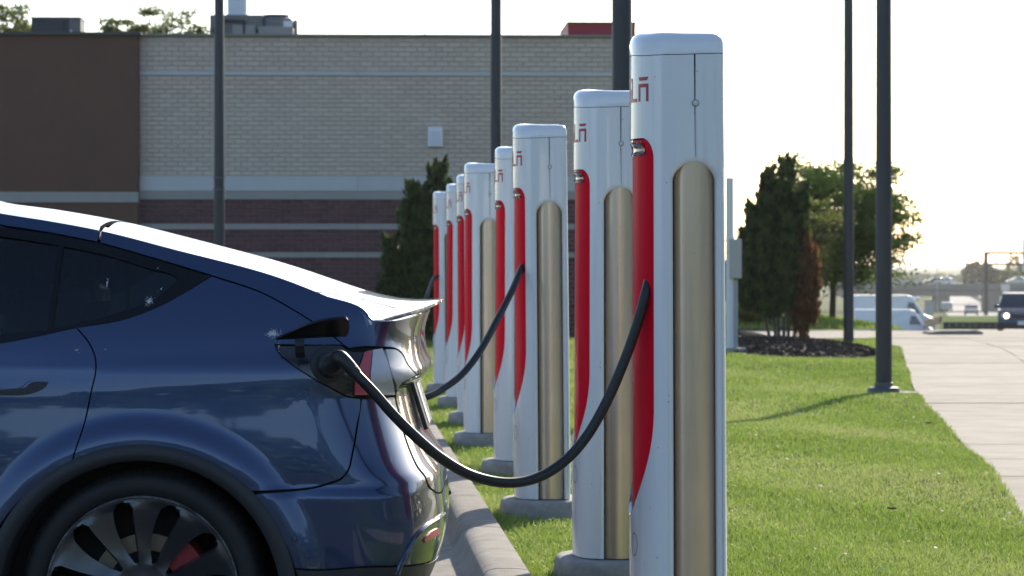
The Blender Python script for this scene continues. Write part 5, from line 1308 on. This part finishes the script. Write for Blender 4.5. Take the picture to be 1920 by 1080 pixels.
def far_car(label, px, py, Y, rz, paint, k=1.0):
    q = at(px, py, Y); return vehicle('road_car', label, 'car', q, R(rz), 4.2, 1.8, hatch_prof, .95, .25, (-1.25, 1.3), .32, paint, hw_win, [('windscreen', (.28, 1.37), (.92, 1.0), .9, M_winf), ('headlamp_band', (2.05, .72), (2.06, .58), .85, M_chr)], None, 'cars on the freeway')
PS = mat('far silver', (.45, .46, .47), .35, metal=.4, coat=.8); PK = mat('far black', (.015, .015, .017), .3, coat=.8); PWc = mat('far white', (.7, .7, .7), .35, coat=.8)
far_car('dark car on the freeway below the sign gantry', 1821, 591, 400, -98, PK); far_car('pale car on the freeway beyond the fence corner', 1775, 583, 470, 82, PS)
far_car('white car on the freeway right of the gantry post', 1871, 562, 760, 82, PWc); far_car('small silver car on the freeway nearest the vans', 1707, 566, 700, -98, PS)
far_car('tiny white car next to the silver one on the freeway', 1716, 564, 740, -98, PWc); far_car('dark car crossing the overpass', 1750, 534, 612, 180, PK); far_car('pale car crossing the overpass behind the dark one', 1768, 534, 612, 180, PWc)
far_car('silver car at the right end of the overpass', 1905, 533, 613, 180, PS)

# ------------------------------------------------------------------ freeway, overpass, gantry, fence, far trees
M_road = mat('freeway concrete', (.38, .355, .32), .95, spec=.1, noise=(.05, .4, (.36, .34, .31)))
def fw(Y, c): return .13 * Y + c
yr = np.linspace(330, 2600, 30); zr = [zt(a) + .06 for a in yr]
for (c0, c1, nm) in ((9, 20.2, 'freeway'), (21.4, 46, 'freeway')):
    v = []
    for a, z in zip(yr, zr): v += [(fw(a, c0), a, z), (fw(a, c1), a, z)]
    tag(pyd(nm, v, [(2 * i, 2 * i + 1, 2 * i + 3, 2 * i + 2) for i in range(29)], M_road), kind='structure')
M_barr = mat('barrier concrete', (.20, .19, .18), .9)
v = []; f = []
for a, z in zip(yr, zr):
    for (d, h_) in ((-.4, 0), (-.15, .9), (.15, .9), (.4, 0)): v.append((fw(a, 20.8) + d, a, z + h_))
for i in range(29):
    for j in range(3): f.append((4 * i + j, 4 * i + j + 1, 4 * i + 5 + j, 4 * i + 4 + j))
tag(pyd('median_barrier', v, f, M_barr), 'low concrete barrier along the middle of the freeway', 'barrier')
OY = 612.; q0 = at(1560, 532, OY); q1 = at(2100, 530, OY); zb = at(1700, 555, OY).z
br = thing('overpass', 'concrete overpass crossing above the freeway in the distance', 'bridge', ((q0.x + q1.x) / 2, OY, zb)); bl = q1.x - q0.x; M_br = mat('overpass concrete', (.22, .21, .20), .9, noise=(.3, .3, (.18, .175, .17)))
MB().box((0, 0, .55), (bl, 11, 1.1)).build('girder', M_br, br); MB().box((0, 0, 1.4), (bl, 13, .45)).build('deck', mat('deck edge', (.15, .145, .14), .9), br)
for s in (-1, 1): MB().box((0, s * 6.3, 2.05), (bl, .3, .85)).build('parapet', mat('parapet', (.17, .165, .16), .9), br)
for px in (1764, 1857, 1990): MB().box((at(px, 500, OY).x - br.location.x, 0, -2.6), (2.4, 9, 5.3)).build('pier', M_br, br)
GY = 440.; q = at(1848.5, 591, GY); M_st = mat('weathered steel', (.055, .048, .043), .7); gh = (591 - 472) * GY / F; gw = 120 * GY / F
g = thing('sign_gantry', 'dark steel sign gantry over the freeway at the right edge', 'gantry', q)
MB().box((0, 0, gh / 2), (.55, .6, gh)).build('post', M_st, g)
for zz_ in (gh - .15, gh - 1.85): MB().box((gw / 2, 0, zz_), (gw, .35, .36)).build('beam', M_st, g)
for k in range(6):
    xa = .3 + k * 1.55; m = MB(); m.tube([(xa, 0, gh - .15), (xa + 1.5, 0, gh - 1.85)], .06, 6); m.build('brace', M_st, g)
MB().box((gw * .78, -.35, gh - .55), (gw * .43, .12, 4.7), bev=.03).build('sign_back', mat('sign sheet grey', (.30, .35, .40), .5), g)
def highmast(label, px, py0, py1, Y):
    q = at(px, py0, Y); h_ = (py0 - py1) * Y / F; t = thing('road_light', label, 'road light', q, 0, 'freeway lights'); mm = mat('galvanised pale', (.42, .42, .42), .5, metal=.3)
    MB().tube(catmull([(0, 0, 0), (0, 0, h_ * .55), (.1, 0, h_ * .8), (.9, 0, h_ * .95), (2.6, 0, h_)], 6), .07, 6).build('mast', mm, t, True); MB().box((2.9, 0, h_ - .02), (.7, .3, .14)).build('lamp_head', mm, t)
highmast('thin curved freeway light left of the sign gantry', 1757, 585, 444, 520); highmast('thinner curved freeway light behind the right lamp post', 1719, 580, 458, 640)
# fence and kiosk between street and freeway
FY = 150.; 
def fence_run(label, pa, pb, Ya, Yb, hpx):
    a = at(pa[0], pa[1], Ya); b = at(pb[0], pb[1], Yb); d = (b - a); n = max(3, int(d.length / .32)); t = thing('picket_fence', label, 'fence', a, 0, 'fences before the freeway'); h_ = hpx * Ya / F; mm = mat('fence grey', (.04, .04, .045), .95, spec=.05, noise=(3, .6, (.07, .066, .062)), objrand=.25)
    rz = math.atan2(d.y, d.x)
    me = None
    for i in range(n):
        if me is None:
            o = MB().box((0, 0, h_ / 2), (.31, .03, h_)).build('picket', mm, t); me = o.data
        else: o = link_mesh('picket', me, None, t)
        p = d * (i + .5) / n; o.location = p; o.rotation_euler = (0, 0, rz)
    for k in (.2, .85): 
        m = MB(); m.tube([Vector((0, .04, h_ * k)), d + Vector((0, .04, h_ * k))], .035, 4); m.build('rail', mm, t)
fence_run('grey board fence in front of the bright bank, left of the suv', (1768, 617), (1880, 617), FY, FY, 13); fence_run('dark board fence sloping up from the van noses', (1733, 617), (1772, 603), FY + 5, FY + 40, 16)
v = []; gx = np.linspace(at(1766, 600, FY).x, at(1890, 600, FY).x, 10); f = []
for j, (yy, py) in enumerate(((FY + 1, 618), (FY + 12, 598), (FY + 40, 592))):
    for x in gx: v.append((x * (1 if j == 0 else yy / FY), yy, at(0, py, yy).z))
for j in range(2):
    for i in range(9): f.append((j * 10 + i, j * 10 + i + 1, j * 10 + 11 + i, j * 10 + 10 + i))
tag(pyd('grass_bank', v, f, mat('bank grass', (.06, .11, .02), 1., spec=.02, noise=(.5, .6, (.10, .13, .035)))), kind='structure')
q = at(1742, 590, 330); t = thing('roadside_cabinet', 'pale roadside cabinet standing beyond the van noses', 'cabinet', q)
MB().box((0, 0, .75), (.95, .8, 1.5), bev=.03).build('cabinet', mat('cabinet pale', (.42, .42, .41), .6), t); MB().box((0, 0, 1.53), (1.05, .9, .08)).build('lid', M_br, t)
q = at(1885, 548, 560); t = thing('roadside_sign', 'pale square board at the right end of the overpass', 'sign', q); MB().box((0, 0, .9), (1.6, .1, 1.2)).build('board', mat('board pale', (.5, .5, .48), .6), t); MB().box((0, .1, .1), (.12, .12, 1.2)).build('post', M_st, t)
q = at(1697, 535, 800); t = thing('far_building', 'low pale bluish building on the skyline left of the overpass', 'building', q)
MB().box((0, 0, .4), (9, 6, 1.6)).build('wall', mat('far wall', (.30, .36, .42), .7), t); MB().box((0, 0, 1.25), (9.3, 6.3, .15)).build('roof', M_br, t)
for k in range(5): MB().box((-3.6 + k * 1.8, -3.02, .5), (.9, .06, .7)).build('window', M_winf, t)
# dark low building left of the pedestal, beyond the verge
q = at(1388, 590, 92); t = thing('far_garage', 'dark low building edge behind the browned shrub', 'building', (q.x + .4, 92, -.9)); MB().box((0, 0, 1.1), (2.2, 4, 2.2)).build('wall', mat('garage wall', (.05, .048, .047), .9), t); MB().box((0, 0, 2.25), (2.4, 4.2, .1)).build('roof', M_br, t); MB().box((.4, -2.02, .8), (.8, .05, 1.5)).build('door', M_unit, t)
M_farl = leaf_mat('far leaves', (.035, .055, .018), (.075, .09, .03), .25)
def far_tree(label, px, py, Y, rpx, hpx, m_, seed, n=900, bare=False):
    r = np.random.default_rng(seed); q = at(px, py, Y); s = Y / F; t = thing('far_tree', label, 'tree', q, 0, 'trees beyond the freeway'); H = hpx * s; Rr = rpx * s
    d = r.normal(size=(n, 3)); d /= np.linalg.norm(d, axis=1)[:, None]; rad = r.uniform(.55, 1, n) ** .6 * (1 + .12 * np.sin(d[:, 0] * 7 + seed) + .1 * np.sin(d[:, 2] * 9))
    pts = np.stack([d[:, 0] * rad * Rr, d[:, 1] * rad * Rr, H * .52 + d[:, 2] * rad * H * .5], 1)
    leaf_mesh('crown', pts, max(Rr * .16, .5), m_, t, 1.2); MB().tube([(0, 0, -1), (0, 0, H * .5)], [Rr * .09, Rr * .05], 6).build('trunk', M_bark, t)
far_tree('big dark round tree at the left end of the grove behind the gantry', 1828, 540, 720, 24, 48, M_farl, 51, 1500); far_tree('dark tree left of the gantry post, against the round one', 1848, 540, 740, 18, 46, M_farl, 52, 1100)
far_tree('olive tree just right of the gantry post', 1868, 541, 700, 18, 36, M_farl, 53, 1100); far_tree('yellowish tree in the grove under the gantry sign', 1895, 541, 690, 22, 34, M_leafp, 54, 1300); far_tree('tall thin tree rising between the gantry beams', 1902, 535, 760, 16, 56, M_farl, 55, 700); far_tree('olive tree at the frame edge behind the suv', 1922, 541, 700, 20, 40, M_farl, 56, 1000)
n = 5200; X = rng.uniform(at(1560, 500, 1500).x, at(2150, 500, 1500).x, n); Yv = rng.uniform(1450, 1600, n); top = 4 + 3.2 * np.sin(X * .021) + 2.0 * np.sin(X * .057 + 1) + 1.2 * np.sin(X * .13)
pts = np.stack([X, Yv, -8.6 + rng.random(n) ** .7 * (top + 1.2)], 1)
tag(leaf_mesh('distant_wood', pts, 2.4, M_farl, None, 1.2), 'hazy line of distant trees along the horizon', 'wood', kind='stuff')

# ------------------------------------------------------------------ air: thin sunlit haze
hz = bpy.data.materials.new('haze air'); hz.use_nodes = True; N = hz.node_tree.nodes; N.remove(N['Principled BSDF'])
pv = N.new('ShaderNodeVolumePrincipled'); pv.inputs['Color'].default_value = (.97, .97, .98, 1); pv.inputs['Density'].default_value = .00009
pv.inputs['Anisotropy'].default_value = .45
hz.node_tree.links.new(pv.outputs[0], N['Material Output'].inputs['Volume'])
o = MB().box((0, 2500, 3.), (9000, 13000, 26.)).build('haze', hz); tag(o, 'thin sunlit haze over the whole place', 'haze', kind='stuff')
